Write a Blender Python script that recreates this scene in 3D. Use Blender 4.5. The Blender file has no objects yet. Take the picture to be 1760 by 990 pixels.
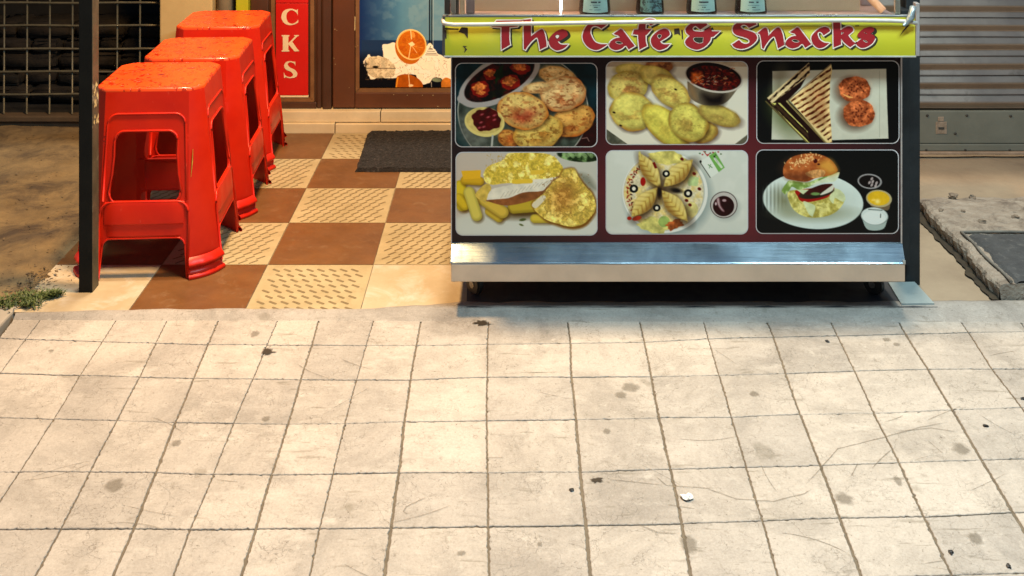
import bpy, bmesh, math, random
import numpy as np
from mathutils import Vector, Matrix
random.seed(7); RNG = np.random.default_rng(11)
S = bpy.context.scene
COL = S.collection

# ------------------------------------------------------------------ camera, sky, lights, exposure
F = 1958.0; HC = 1.37; VX = 880.0; VY = -377.0
cd = bpy.data.cameras.new('camera'); cam = bpy.data.objects.new('camera', cd); COL.objects.link(cam)
cam.location = (0, 0, HC); cam.rotation_euler = (math.radians(90), 0, 0)
cd.sensor_width = 36; cd.lens = F/1760*36; cd.shift_y = -(495-VY)/1760; cd.clip_end = 400
S.camera = cam
W = bpy.data.worlds.new('World'); S.world = W; W.use_nodes = True
wn = W.node_tree; bgn = wn.nodes['Background']
sk = wn.nodes.new('ShaderNodeTexSky'); sk.sky_type = 'NISHITA'; sk.sun_disc = False
sk.sun_elevation = math.radians(60); sk.sun_rotation = math.radians(10)
wn.links.new(sk.outputs[0], bgn.inputs[0]); bgn.inputs[1].default_value = 0.04

def lamp(name, kind, loc, energy, col, target=None, **kw):
    d = bpy.data.lights.new(name, kind); d.energy = energy; d.color = col
    for k, v in kw.items(): setattr(d, k, v)
    o = bpy.data.objects.new(name, d); COL.objects.link(o); o.location = loc
    if target is not None:
        o.rotation_euler = (Vector(target)-Vector(loc)).to_track_quat('-Z', 'Y').to_euler()
    return o
lamp('street_floodlight', 'SUN', (0, 1, 6), 1.70, (1.0, .86, .68), (-.03, .915, 5), angle=math.radians(4))
lamp('porch_bulb', 'AREA', (-.55, 3.0, 2.45), 62, (1.0, .60, .26), (-.85, 3.75, 0), shape='DISK', size=.22)
lamp('tube_light', 'AREA', (1.0, 1.95, 2.2), 40, (.66, .90, 1.0), (.55, 2.95, .3), shape='RECTANGLE', size=1.1, size_y=.06)
S.view_settings.view_transform = 'Standard'; S.view_settings.look = 'None'
S.view_settings.gamma = 1; S.view_settings.exposure = .62
S.render.engine = 'CYCLES'

# ------------------------------------------------------------------ helpers
def px(x, y, Y):                      # a point of the place at depth Y
    return Vector(((x-VX)*Y/F, Y, HC-(y-VY)*Y/F))
def gz(x, y, z=0.0):                  # a point of the place at height z
    Y = (HC-z)*F/(y-VY); return Vector(((x-VX)*Y/F, Y, z))
RS = .0868; RY0 = 2.962
def rz(Y): return (Y-RY0)*RS
def ramp(x, y):                       # a point on the ramp
    Y = (HC+RY0*RS)/((y-VY)/F+RS); return Vector(((x-VX)*Y/F, Y, rz(Y)))

def obj(name, bm, mats, parent=None, smooth=False, label=None):
    me = bpy.data.meshes.new(name)
    if smooth:
        for f in bm.faces: f.smooth = True
    bm.to_mesh(me); bm.free()
    for m in (mats if isinstance(mats, (list, tuple)) else [mats]): me.materials.append(m)
    o = bpy.data.objects.new(name, me); COL.objects.link(o)
    if parent is not None: o.parent = parent
    if label: o['label'] = label
    return o
def thing(name, label, cat, loc=(0, 0, 0), rotz=0, group=None):
    o = bpy.data.objects.new(name, None); COL.objects.link(o); o.location = loc
    o.rotation_euler = (0, 0, rotz); o.empty_display_size = .1
    o['label'] = label; o['category'] = cat
    if group: o['group'] = group
    return o
def tag(o, label, cat, group=None, kind=None):
    o['label'] = label; o['category'] = cat
    if group: o['group'] = group
    if kind: o['kind'] = kind
    return o
def struct(o): o['kind'] = 'structure'; return o

def box(bm, x0, x1, y0, y1, z0, z1, mi=0):
    v = [bm.verts.new(p) for p in ((x0,y0,z0),(x1,y0,z0),(x1,y1,z0),(x0,y1,z0),(x0,y0,z1),(x1,y0,z1),(x1,y1,z1),(x0,y1,z1))]
    for q in ((0,3,2,1),(4,5,6,7),(0,1,5,4),(1,2,6,5),(2,3,7,6),(3,0,4,7)):
        f = bm.faces.new([v[i] for i in q]); f.material_index = mi
def bevbox(bm, x0, x1, y0, y1, z0, z1, b=.003, mi=0):
    t = bmesh.new(); box(t, x0, x1, y0, y1, z0, z1, mi)
    bmesh.ops.bevel(t, geom=t.edges[:], offset=b, segments=2, affect='EDGES', profile=.5)
    me = bpy.data.meshes.new('t'); t.to_mesh(me); t.free(); bm.from_mesh(me); bpy.data.meshes.remove(me)
def tube(bm, pts, r, n=8, closed=False, mi=0, flat=None):
    pts = [Vector(p) for p in pts]; N = len(pts); rings = []
    for i, p in enumerate(pts):
        a = pts[(i-1) % N] if (closed or i > 0) else p
        b = pts[(i+1) % N] if (closed or i < N-1) else p
        t = (b-a); t = t.normalized() if t.length > 1e-9 else Vector((0, 0, 1))
        u = t.cross(Vector((0, 0, 1)));
        if u.length < .2: u = t.cross(Vector((0, 1, 0)))
        u.normalize(); w = t.cross(u)
        rr = r[i] if isinstance(r, (list, tuple)) else r
        rings.append([bm.verts.new(p+(u*math.cos(k*2*math.pi/n)+w*math.sin(k*2*math.pi/n))*rr) for k in range(n)])
    for i in range(N if closed else N-1):
        A, B = rings[i], rings[(i+1) % N]
        for k in range(n):
            try:
                f = bm.faces.new((A[k], A[(k+1) % n], B[(k+1) % n], B[k])); f.material_index = mi; f.smooth = True
            except ValueError: pass
    if not closed:
        for R in (rings[0], rings[-1]):
            try: bm.faces.new(R).material_index = mi
            except ValueError: pass
def lathe(bm, prof, cx, cy, n=24, mi=0):
    rings = [[bm.verts.new((cx+r*math.cos(k*2*math.pi/n), cy+r*math.sin(k*2*math.pi/n), z)) for k in range(n)] for r, z in prof]
    for A, B in zip(rings, rings[1:]):
        for k in range(n):
            f = bm.faces.new((A[k], A[(k+1) % n], B[(k+1) % n], B[k])); f.smooth = True; f.material_index = mi
    bm.faces.new(rings[0][::-1]); bm.faces.new(rings[-1])
def face(bm, pts, mi=0):
    f = bm.faces.new([bm.verts.new(p) for p in pts]); f.material_index = mi; return f
def prism(bm, pts, thick, mi=0):      # polygon lying in the XZ plane, thickness towards +Y
    A = [bm.verts.new(p) for p in pts]; B = [bm.verts.new((p[0], p[1]+thick, p[2])) for p in pts]
    bm.faces.new(A).material_index = mi; bm.faces.new(B[::-1]).material_index = mi
    for i in range(len(A)):
        j = (i+1) % len(A); bm.faces.new((A[j], A[i], B[i], B[j])).material_index = mi

# ------------------------------------------------------------------ materials
class NT:
    def __init__(s, name):
        s.m = bpy.data.materials.new(name); s.m.use_nodes = True; s.t = s.m.node_tree
        s.b = s.t.nodes['Principled BSDF']; s.out = s.t.nodes['Material Output']
        s.co = s.t.nodes.new('ShaderNodeTexCoord').outputs['Object']
    def n(s, ty, **kw):
        x = s.t.nodes.new(ty)
        for k, v in kw.items(): setattr(x, k, v)
        return x
    def l(s, a, b): s.t.links.new(a, b)
    def set(s, sock, v):
        if isinstance(v, bpy.types.NodeSocket): s.l(v, sock)
        elif isinstance(v, (tuple, list)) and len(v) == 3 and sock.type == 'RGBA': sock.default_value = (*v, 1)
        else: sock.default_value = v
    def noise(s, scale, detail=6, rough=.6, vec=None, dist=0):
        x = s.n('ShaderNodeTexNoise'); s.l(vec or s.co, x.inputs['Vector'])
        x.inputs['Scale'].default_value = scale; x.inputs['Detail'].default_value = detail
        x.inputs['Roughness'].default_value = rough; x.inputs['Distortion'].default_value = dist
        return x.outputs['Fac']
    def ramp(s, v, a, b, lo=0, hi=1):
        x = s.n('ShaderNodeMapRange'); s.set(x.inputs[0], v); x.inputs[1].default_value = a; x.inputs[2].default_value = b
        x.inputs[3].default_value = lo; x.inputs[4].default_value = hi; x.clamp = True; return x.outputs[0]
    def mix(s, fac, a, b, mode='MIX'):
        x = s.n('ShaderNodeMix', data_type='RGBA', blend_type=mode)
        s.set(x.inputs[0], fac); s.set(x.inputs[6], a); s.set(x.inputs[7], b); return x.outputs[2]
    def math(s, op, a, b=0.0):
        x = s.n('ShaderNodeMath', operation=op); s.set(x.inputs[0], a); s.set(x.inputs[1], b); return x.outputs[0]
    def map(s, scale=(1, 1, 1), rot=(0, 0, 0), loc=(0, 0, 0)):
        x = s.n('ShaderNodeMapping'); s.l(s.co, x.inputs[0]); x.inputs['Scale'].default_value = scale
        x.inputs['Rotation'].default_value = rot; x.inputs['Location'].default_value = loc; return x.outputs[0]
    def bump(s, h, strength=.3, dist=.002):
        x = s.n('ShaderNodeBump'); s.l(h, x.inputs['Height']); x.inputs['Strength'].default_value = strength
        x.inputs['Distance'].default_value = dist; s.l(x.outputs[0], s.b.inputs['Normal'])
    def fin(s, col, rough=.6, metal=0, spec=.5, **kw):
        s.set(s.b.inputs['Base Color'], col); s.set(s.b.inputs['Roughness'], rough)
        s.set(s.b.inputs['Metallic'], metal); s.b.inputs['Specular IOR Level'].default_value = spec
        for k, v in kw.items(): s.set(s.b.inputs[k.replace('_', ' ')], v)
        return s.m
def grime(name, a, b, scale=6, rough=.6, metal=0, bump=.2, bs=60, spec=.5, dirt=None, ds=3, dr=(.55, .75), bd=.002, **kw):
    t = NT(name); c = t.mix(t.ramp(t.noise(scale, 8, .65), .35, .68), a, b)
    if dirt: c = t.mix(t.ramp(t.noise(ds, 10, .7, dist=.6), *dr), c, dirt)
    if bump: t.bump(t.noise(bs, 6), bump, bd)
    r = t.ramp(t.noise(scale*1.7, 5), .3, .7, rough*.82, min(1, rough*1.18))
    return t.fin(c, r, metal, spec, **kw)
def lin(r, g, b): return tuple((c/12.92 if c <= .04045 else ((c+.055)/1.055)**2.4) for c in (r/255, g/255, b/255))

M = {}
def ramp_mat(name, tone=1.0):
    t = NT(name)
    at = t.n('ShaderNodeAttribute', attribute_name='tint').outputs['Fac']
    a = (.445*tone, .405*tone, .350*tone); b = (.315*tone, .286*tone, .247*tone); c2 = (.51*tone, .470*tone, .410*tone)
    c = t.mix(t.ramp(t.noise(4.5, 12, .72, dist=.5), .42, .62), a, b)
    c = t.mix(t.ramp(t.noise(11, 8, .7, t.map((1, 2.2, 1))), .52, .70, 0, .7), c, c2)
    c = t.mix(t.ramp(t.noise(24, 8, .7, t.map((1.4, 1, 1), (0, 0, .5)), dist=1.0), .60, .74, 0, .6), c, (.20, .175, .13))
    # hairline crazing
    w = t.n('ShaderNodeVectorMath', operation='ADD'); t.l(t.co, w.inputs[0])
    nz = t.n('ShaderNodeTexNoise'); t.l(t.co, nz.inputs['Vector']); nz.inputs['Scale'].default_value = 16; nz.inputs['Detail'].default_value = 5
    sc = t.n('ShaderNodeVectorMath', operation='SCALE'); t.l(nz.outputs['Color'], sc.inputs[0]); sc.inputs['Scale'].default_value = .11
    t.l(sc.outputs[0], w.inputs[1])
    lines = None
    for s_, th, m0, m1 in ((17, .010, .50, .60), (46, .022, .53, .62), (8, .006, .55, .62)):
        v = t.n('ShaderNodeTexVoronoi', feature='DISTANCE_TO_EDGE'); t.l(w.outputs[0], v.inputs['Vector']); v.inputs['Scale'].default_value = s_
        k = t.math('MULTIPLY', t.ramp(v.outputs['Distance'], 0, th, 1, 0), t.ramp(t.noise(5+s_*.15, 4, .6, t.map(loc=(s_, 0, 0))), m0, m1))
        lines = k if lines is None else t.math('MAXIMUM', lines, k)
    c = t.mix(t.math('MULTIPLY', lines, .55), c, (.095, .078, .052))
    # scuffs drawn out in two directions
    for rot, loc in ((.5, 3.1), (-.8, 7.7), (1.4, 12.3), (.05, 17.0)):
        sc_ = t.ramp(t.noise(26, 4, .6, t.map((.3, 2.2, 1), (0, 0, rot), (loc, 0, 0))), .64, .70, 0, .5)
        c = t.mix(t.math('MULTIPLY', sc_, t.ramp(t.noise(3.3, 2, .5, t.map(loc=(loc, 1, 2))), .5, .6)), c, (.16, .14, .10))
    sp = t.ramp(t.noise(120, 5, .7), .63, .70)
    c = t.mix(t.math('MULTIPLY', sp, .7), c, (.09, .075, .05))
    st = t.ramp(t.noise(7.5, 3, .5, t.map(loc=(4, 9, 0))), .685, .72, 0, .42)
    c = t.mix(st, c, (.17, .15, .11))
    c = t.mix(1.0, c, t.mix(at, (.86, .86, .86), (1.06, 1.05, 1.03)), 'MULTIPLY')
    gr = t.ramp(t.noise(210, 3, .8), .32, .68)
    c = t.mix(1.0, c, t.mix(gr, (.87, .86, .85), (1.09, 1.09, 1.09)), 'MULTIPLY')
    c = t.mix(t.ramp(t.noise(52, 7, .75, t.map(loc=(2, 5, 1))), .57, .66, 0, .42), c, (.19, .165, .125))
    c = t.mix(t.ramp(t.noise(34, 7, .75, t.map(loc=(8, 5, 1))), .60, .68, 0, .5), c, (.52, .48, .41))
    h = t.math('SUBTRACT', t.math('ADD', t.noise(30, 8, .7), t.math('MULTIPLY', t.noise(140, 4), .35)), t.math('MULTIPLY', lines, .5))
    t.bump(h, .42, .0035)
    return t.fin(c, t.ramp(t.noise(13, 5), .3, .7, .5, .72), 0, .35)
M['ramp'] = ramp_mat('ramp_concrete')
M['ramp_crown'] = ramp_mat('ramp_crown_cement', .94)
M['crown'] = grime('crown_cement', (.34, .30, .24), (.25, .22, .17), 9, .7, bump=.4, bs=40, dirt=(.22, .20, .16), ds=14, dr=(.6, .8))
M['groove'] = grime('groove_dirt', (.16, .130, .088), (.10, .080, .054), 30, .9, bump=.5, bs=120)
M['stain'] = grime('dried_stain', (.16, .135, .09), (.09, .07, .045), 60, .6, bump=.5, bs=90)
M['stain2'] = grime('faint_stain', (.34, .305, .24), (.28, .25, .195), 60, .7, bump=.3, bs=90)
M['brown_tile'] = grime('brown_tile', (.165, .070, .020), (.118, .050, .015), 9, .42, bump=.12, bs=90, dirt=(.215, .125, .06), ds=22, dr=(.56, .80))
M['beige_tile'] = grime('beige_tile', (.42, .335, .185), (.33, .26, .135), 10, .5, bump=.15, bs=80, dirt=(.25, .18, .08), ds=12, dr=(.55, .85))
M['cream_tile'] = grime('cream_tile', (.46, .37, .235), (.38, .295, .17), 8, .5, bump=.2, bs=50, dirt=(.52, .46, .36), ds=7, dr=(.50, .66))
M['dash'] = grime('tile_recess', (.20, .145, .066), (.14, .098, .042), 50, .8, bump=.2)
M['grout'] = grime('grout', (.28, .22, .13), (.20, .15, .08), 30, .9, bump=.3)
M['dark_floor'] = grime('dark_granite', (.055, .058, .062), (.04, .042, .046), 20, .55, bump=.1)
M['dirt'] = grime('dry_dirt', (.195, .135, .060), (.10, .068, .031), 7, .95, bump=.8, bs=26, bd=.012, dirt=(.045, .030, .017), ds=3.8, dr=(.50, .66))
M['ground'] = grime('far_ground', (.12, .10, .08), (.08, .07, .055), 2, .95)
M['conc'] = grime('tan_concrete', (.36, .275, .18), (.27, .20, .13), 4, .85, bump=.5, bs=35, dirt=(.17, .13, .09), ds=6, dr=(.56, .78), bd=.004)
M['slab'] = grime('rough_slab', (.40, .33, .25), (.25, .195, .145), 18, .95, bump=1.0, bs=45, bd=.012, dirt=(.15, .115, .085), ds=13, dr=(.50, .66))
M['asphalt'] = grime('rubber_mat_grey', (.075, .075, .072), (.045, .045, .044), 22, .85, bump=1, bs=95, bd=.006, dirt=(.15, .145, .13), ds=40, dr=(.55, .72))
M['brown_paint'] = grime('brown_door_paint', (.115, .034, .010), (.085, .026, .008), 5, .42, bump=.15, bs=30, dirt=(.15, .05, .018), ds=30, dr=(.66, .8))
M['brown_dark'] = grime('brown_frame_paint', (.075, .028, .011), (.055, .020, .008), 5, .45, bump=.15, bs=30)
M['moulding'] = grime('worn_moulding', (.22, .10, .035), (.15, .062, .02), 16, .4, bump=.2)
M['cream_wall'] = grime('cream_wall', (.60, .43, .19), (.50, .35, .145), 5, .85, bump=.3, bs=30, dirt=(.33, .24, .12), ds=8, dr=(.66, .8))
M['grey_wall'] = grime('grey_plaster', (.36, .27, .145), (.25, .18, .09), 16, .9, bump=.3, dirt=(.09, .06, .03), ds=22, dr=(.6, .72))
M['lime'] = grime('lime_paint', (.50, .46, .015), (.40, .38, .012), 8, .5, bump=.1, dirt=(.13, .11, .02), ds=12, dr=(.66, .75))
M['banner'] = grime('banner_vinyl', (.48, .435, .018), (.43, .39, .015), 3, .42, bump=.05, bs=6, dirt=(.40, .40, .06), ds=5, dr=(.55, .85))
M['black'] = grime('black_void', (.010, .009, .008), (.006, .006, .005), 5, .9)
M['stone'] = grime('dim_stone', (.017, .012, .006), (.006, .004, .003), 9, .95, bump=1, bs=30, bd=.01)
M['bar'] = grime('grille_steel', (.115, .105, .068), (.075, .07, .045), 30, .5, .3, bump=.2)
M['beam'] = grime('old_timber', (.085, .055, .028), (.045, .03, .015), 14, .85, bump=.6, bs=40)
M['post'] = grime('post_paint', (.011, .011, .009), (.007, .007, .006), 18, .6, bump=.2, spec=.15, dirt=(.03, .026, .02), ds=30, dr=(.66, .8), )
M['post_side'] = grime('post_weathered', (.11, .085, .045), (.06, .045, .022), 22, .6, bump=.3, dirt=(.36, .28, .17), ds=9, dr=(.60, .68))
M['post_cool'] = grime('slate_post_paint', (.022, .025, .026), (.015, .017, .018), 18, .55, bump=.2, spec=.2)
M['steel'] = grime('brushed_steel', (.62, .60, .55), (.50, .48, .44), 12, .30, .85, bump=.1, bs=50, dirt=(.36, .32, .26), ds=20, dr=(.62, .8))
def slope_mat():
    t = NT('brushed_slope_steel'); st = t.noise(16, 6, .6, t.map((.35, 6, 9)))
    c = t.mix(t.ramp(st, .35, .7), (.40, .50, .55), (.30, .39, .44)); c = t.mix(t.ramp(t.noise(60, 4), .68, .75, 0, .5), c, (.6, .62, .6))  # blue reflection of the cool lamp mixed into the steel colour
    t.bump(st, .10, .002); return t.fin(c, t.ramp(t.noise(7, 4), .3, .7, .15, .25), .95)
M['steel_slope'] = slope_mat()
M['steel_lo'] = grime('dull_steel', (.62, .52, .41), (.50, .42, .33), 7, .40, .55, bump=.12, bs=40, dirt=(.30, .23, .16), ds=18, dr=(.66, .82))
M['steel_pale'] = grime('white_rail', (.50, .48, .42), (.38, .37, .33), 18, .5, .2, bump=.1)
M['trim'] = grime('pale_trim', (.55, .50, .46), (.4, .36, .33), 30, .4, .5, bump=.1)
M['tape'] = grime('silver_tape', (.34, .40, .40), (.16, .20, .21), 90, .3, .5, bump=.8, bs=90)
M['wheel'] = grime('castor_rubber', (.016, .016, .016), (.010, .010, .010), 30, .45)
M['hub'] = grime('castor_hub', (.35, .35, .36), (.2, .2, .2), 30, .3, .8)
M['border'] = grime('picture_border', (.60, .55, .52), (.52, .48, .45), 20, .4, bump=0)
M['bottle'] = grime('dark_sauce_bottle', (.022, .014, .014), (.014, .010, .010), 10, .2, bump=0)
M['label_teal'] = grime('teal_label', (.16, .34, .35), (.10, .24, .26), 40, .5, bump=0, dirt=(.02, .04, .05), ds=70, dr=(.5, .56))
M['label_pale'] = grime('pale_label', (.42, .62, .58), (.34, .54, .52), 20, .5, bump=0)
M['ink'] = grime('label_ink', (.02, .05, .06), (.03, .05, .06), 20, .5, bump=0)
M['beige_board'] = grime('papered_board', (.60, .43, .27), (.52, .37, .23), 4, .7, bump=.2, dirt=(.42, .29, .19), ds=6, dr=(.6, .8))
M['mauve'] = grime('display_tray', (.30, .215, .20), (.24, .17, .165), 8, .5, bump=.1)
M['stick'] = grime('peach_stick', (.46, .30, .21), (.40, .26, .19), 8, .6)
M['grey_glassy'] = grime('side_panel_grey', (.075, .068, .058), (.05, .046, .04), 8, .4)
M['sign_red'] = grime('red_sign_panel', (.62, .012, .006), (.54, .010, .005), 4, .35, bump=.05)
M['letter_cream'] = grime('cream_letter', (.80, .62, .36), (.75, .57, .32), 20, .4, bump=0)
M['letter_red'] = grime('crimson_letter', (.36, .013, .018), (.33, .011, .016), 10, .4, bump=0)
M['letter_line'] = grime('cream_outline', (.90, .74, .60), (.86, .70, .55), 10, .4, bump=0)
M['letter_shadow'] = grime('black_drop_line', (.018, .018, .008), (.03, .03, .01), 10, .5, bump=0)
M['shutter'] = grime('shutter_paint', (.42, .345, .28), (.34, .28, .23), 5, .40, .8, bump=.2, dirt=(.12, .10, .08), ds=9, dr=(.6, .8))
M['shutter_rail'] = grime('shutter_rail_paint', (.19, .19, .15), (.15, .152, .12), 7, .55, .1, bump=.25, dirt=(.20, .18, .13), ds=16, dr=(.62, .8))
M['lip'] = grime('rusty_lip', (.40, .28, .19), (.25, .17, .11), 20, .6, bump=.3)
M['rivet'] = grime('rivet', (.05, .045, .035), (.03, .025, .02), 20, .6)
M['rust'] = grime('worn_lock_paint', (.33, .25, .18), (.20, .14, .09), 60, .7, bump=.3)
M['mat'] = grime('coir_mat', (.020, .018, .018), (.009, .008, .009), 60, .9, bump=1, bs=220, bd=.01, dirt=(.085, .075, .072), ds=110, dr=(.56, .66))
M['stoneborder'] = grime('threshold_marble', (.72, .57, .34), (.60, .46, .26), 7, .35, bump=.15, dirt=(.30, .22, .10), ds=10, dr=(.66, .78))
M['gap'] = grime('crack_dirt', (.055, .040, .022), (.025, .018, .010), 30, .95, bump=.6)
M['grass'] = grime('grass_blade', (.10, .13, .024), (.028, .048, .010), 70, .6, bump=0)
M['leaf'] = grime('dry_leaf', (.14, .095, .045), (.08, .055, .03), 40, .8)
M['paper'] = grime('crumpled_paper', (.78, .76, .70), (.6, .58, .52), 60, .8, bump=.5)
M['streak'] = grime('yellow_streak', (.75, .50, .06), (.65, .42, .05), 40, .5, bump=0)
M['rubble'] = grime('rubble_stone', (.25, .19, .13), (.14, .10, .07), 30, .95, bump=.8)
M['pale_patch'] = grime('pale_green_tile', (.36, .40, .37), (.29, .33, .31), 12, .55, bump=.3, dirt=(.2, .21, .19), ds=12, dr=(.62, .8))

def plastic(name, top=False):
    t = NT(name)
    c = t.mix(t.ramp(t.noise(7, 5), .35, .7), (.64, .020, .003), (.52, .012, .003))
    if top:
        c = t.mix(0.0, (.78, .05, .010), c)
        c = t.mix(t.ramp(t.noise(9, 5), .4, .7), (.80, .070, .006), (.72, .050, .005))  # more orange than the sides: light from above put into the colour
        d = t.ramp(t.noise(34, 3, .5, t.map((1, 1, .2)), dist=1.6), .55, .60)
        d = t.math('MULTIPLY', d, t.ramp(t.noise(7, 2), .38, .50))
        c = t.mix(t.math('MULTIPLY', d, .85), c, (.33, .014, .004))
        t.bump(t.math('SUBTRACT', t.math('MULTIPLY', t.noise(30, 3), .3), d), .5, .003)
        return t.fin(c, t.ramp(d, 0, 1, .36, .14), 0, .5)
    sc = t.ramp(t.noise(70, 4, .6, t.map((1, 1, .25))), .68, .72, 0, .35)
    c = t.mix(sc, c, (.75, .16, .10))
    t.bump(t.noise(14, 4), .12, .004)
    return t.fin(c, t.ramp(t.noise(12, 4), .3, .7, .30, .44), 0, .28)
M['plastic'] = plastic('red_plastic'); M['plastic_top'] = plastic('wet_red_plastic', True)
M['hole'] = grime('seat_hole', (.16, .008, .004), (.12, .006, .003), 20, .6, bump=0)

def glass_mat():
    t = NT('display_glass'); return t.fin((.92, .95, .93), .02, 0, .5, Transmission_Weight=1.0, IOR=1.45)
M['glass'] = glass_mat()
def gleam_mat():
    t = NT('led_tube'); t.b.inputs['Emission Color'].default_value = (.85, .93, 1, 1); t.b.inputs['Emission Strength'].default_value = 3.0
    return t.fin((.9, .9, .9), .4)
M['led'] = gleam_mat()
def print_mat(name, rough=.38):
    t = NT(name); a = t.n('ShaderNodeAttribute', attribute_name='Col').outputs['Color']
    t.bump(t.noise(9, 3), .05, .004)
    return t.fin(a, rough, 0, .14)
M['print'] = print_mat('printed_vinyl'); M['poster'] = print_mat('printed_poster', .3)

def panel_mat():                       # maroon printed backing, redder around the middle columns
    t = NT('maroon_print')
    sx = t.n('ShaderNodeSeparateXYZ'); t.l(t.co, sx.inputs[0])
    gx = t.math('ABSOLUTE', t.math('SUBTRACT', sx.outputs[0], .52))
    gz_ = t.math('MULTIPLY', t.math('ABSOLUTE', t.math('SUBTRACT', sx.outputs[2], .30)), 1.25)
    d = t.math('ADD', gx, gz_)
    c = t.mix(t.ramp(d, .05, .62), (.145, .014, .018), (.014, .006, .007))
    c = t.mix(t.ramp(t.noise(30, 4), .5, .8, 0, .3), c, (.05, .015, .015))
    return t.fin(c, .30, 0, .2)
M['panel'] = panel_mat()

# ------------------------------------------------------------------ outlines (lettering)
def smooth_outline(pts, k=6):
    P = [np.array(p[:2], float) for p in pts]; cflag = [len(p) > 2 for p in pts]; n = len(P); out = []
    for i in range(n):
        a, b = P[i], P[(i+1) % n]
        if cflag[i] and cflag[(i+1) % n]: out.append(a); continue
        ta = (b-P[i-1])*.5 if not cflag[i] else (b-a)
        tb = (P[(i+2) % n]-a)*.5 if not cflag[(i+1) % n] else (b-a)
        L = np.linalg.norm(b-a)
        for t_ in (ta, tb):
            q = np.linalg.norm(t_)
            if q > 1e-6: t_ *= min(1, 1.3*L/q)
        for s in range(k):
            t = s/k; h = (2*t**3-3*t**2+1, t**3-2*t**2+t, -2*t**3+3*t**2, t**3-t**2)
            out.append(h[0]*a+h[1]*ta+h[2]*b+h[3]*tb)
    return np.array(out)
def offset_poly(P, d):
    A = .5*np.sum(P[:, 0]*np.roll(P[:, 1], -1)-np.roll(P[:, 0], -1)*P[:, 1]); s = 1 if A > 0 else -1
    n = len(P); out = P.copy()
    for i in range(n):
        e1 = P[i]-P[i-1]; e2 = P[(i+1) % n]-P[i]
        e1 = e1/(np.linalg.norm(e1)+1e-9); e2 = e2/(np.linalg.norm(e2)+1e-9)
        n1 = np.array((e1[1], -e1[0]))*s; n2 = np.array((e2[1], -e2[0]))*s
        m = n1+n2; L = np.linalg.norm(m)
        if L < .2: m = n1; f = 1
        else: m = m/L; f = min(1/max(.3, m@n1), 1.8)
        out[i] = P[i]+m*d*f
    return out
def fill_mesh(loops, to3d):
    cu = bpy.data.curves.new('t', 'CURVE'); cu.dimensions = '2D'; cu.fill_mode = 'BOTH'
    for L in loops:
        sp = cu.splines.new('POLY'); sp.points.add(len(L)-1); sp.use_cyclic_u = True
        for i, p in enumerate(L): sp.points[i].co = (p[0], p[1], 0, 1)
    o = bpy.data.objects.new('t', cu); me = o.to_mesh()
    bm = bmesh.new(); bm.from_mesh(me); o.to_mesh_clear()
    bpy.data.objects.remove(o); bpy.data.curves.remove(cu)
    for v in bm.verts: v.co = to3d(v.co.x, v.co.y)
    return bm
def join_bm(dst, src, mi=0):
    for f in src.faces: f.material_index = mi
    me = bpy.data.meshes.new('t'); src.to_mesh(me); src.free(); dst.from_mesh(me); bpy.data.meshes.remove(me)
c_ = 1
E_out = [(1320,505,1),(1430,440),(1488,390),(1485,345),(1450,298),(1380,280),(1260,330),(1160,430),(1140,520),(1180,610),(1270,670),(1340,667),(1430,630),(1492,570,1),(1400,573),(1340,555),(1297,505,1)]
E_in = [(1255,425),(1265,388),(1305,374),(1342,395),(1328,440),(1290,472,1)]
A_out = [(720,362,1),(845,278,1),(882,300),(1105,592,1),(1000,655,1),(955,590),(918,588,1),(860,640),(760,668),(670,640),(630,580),(660,510),(740,455),(838,435,1),(800,392),(740,375)]
A_in = [(740,515),(790,498),(850,510),(893,545),(830,565),(770,550)]
def sh(L, dx, dy): return [(p[0]+dx, p[1]+dy, *p[2:]) for p in L]
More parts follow.
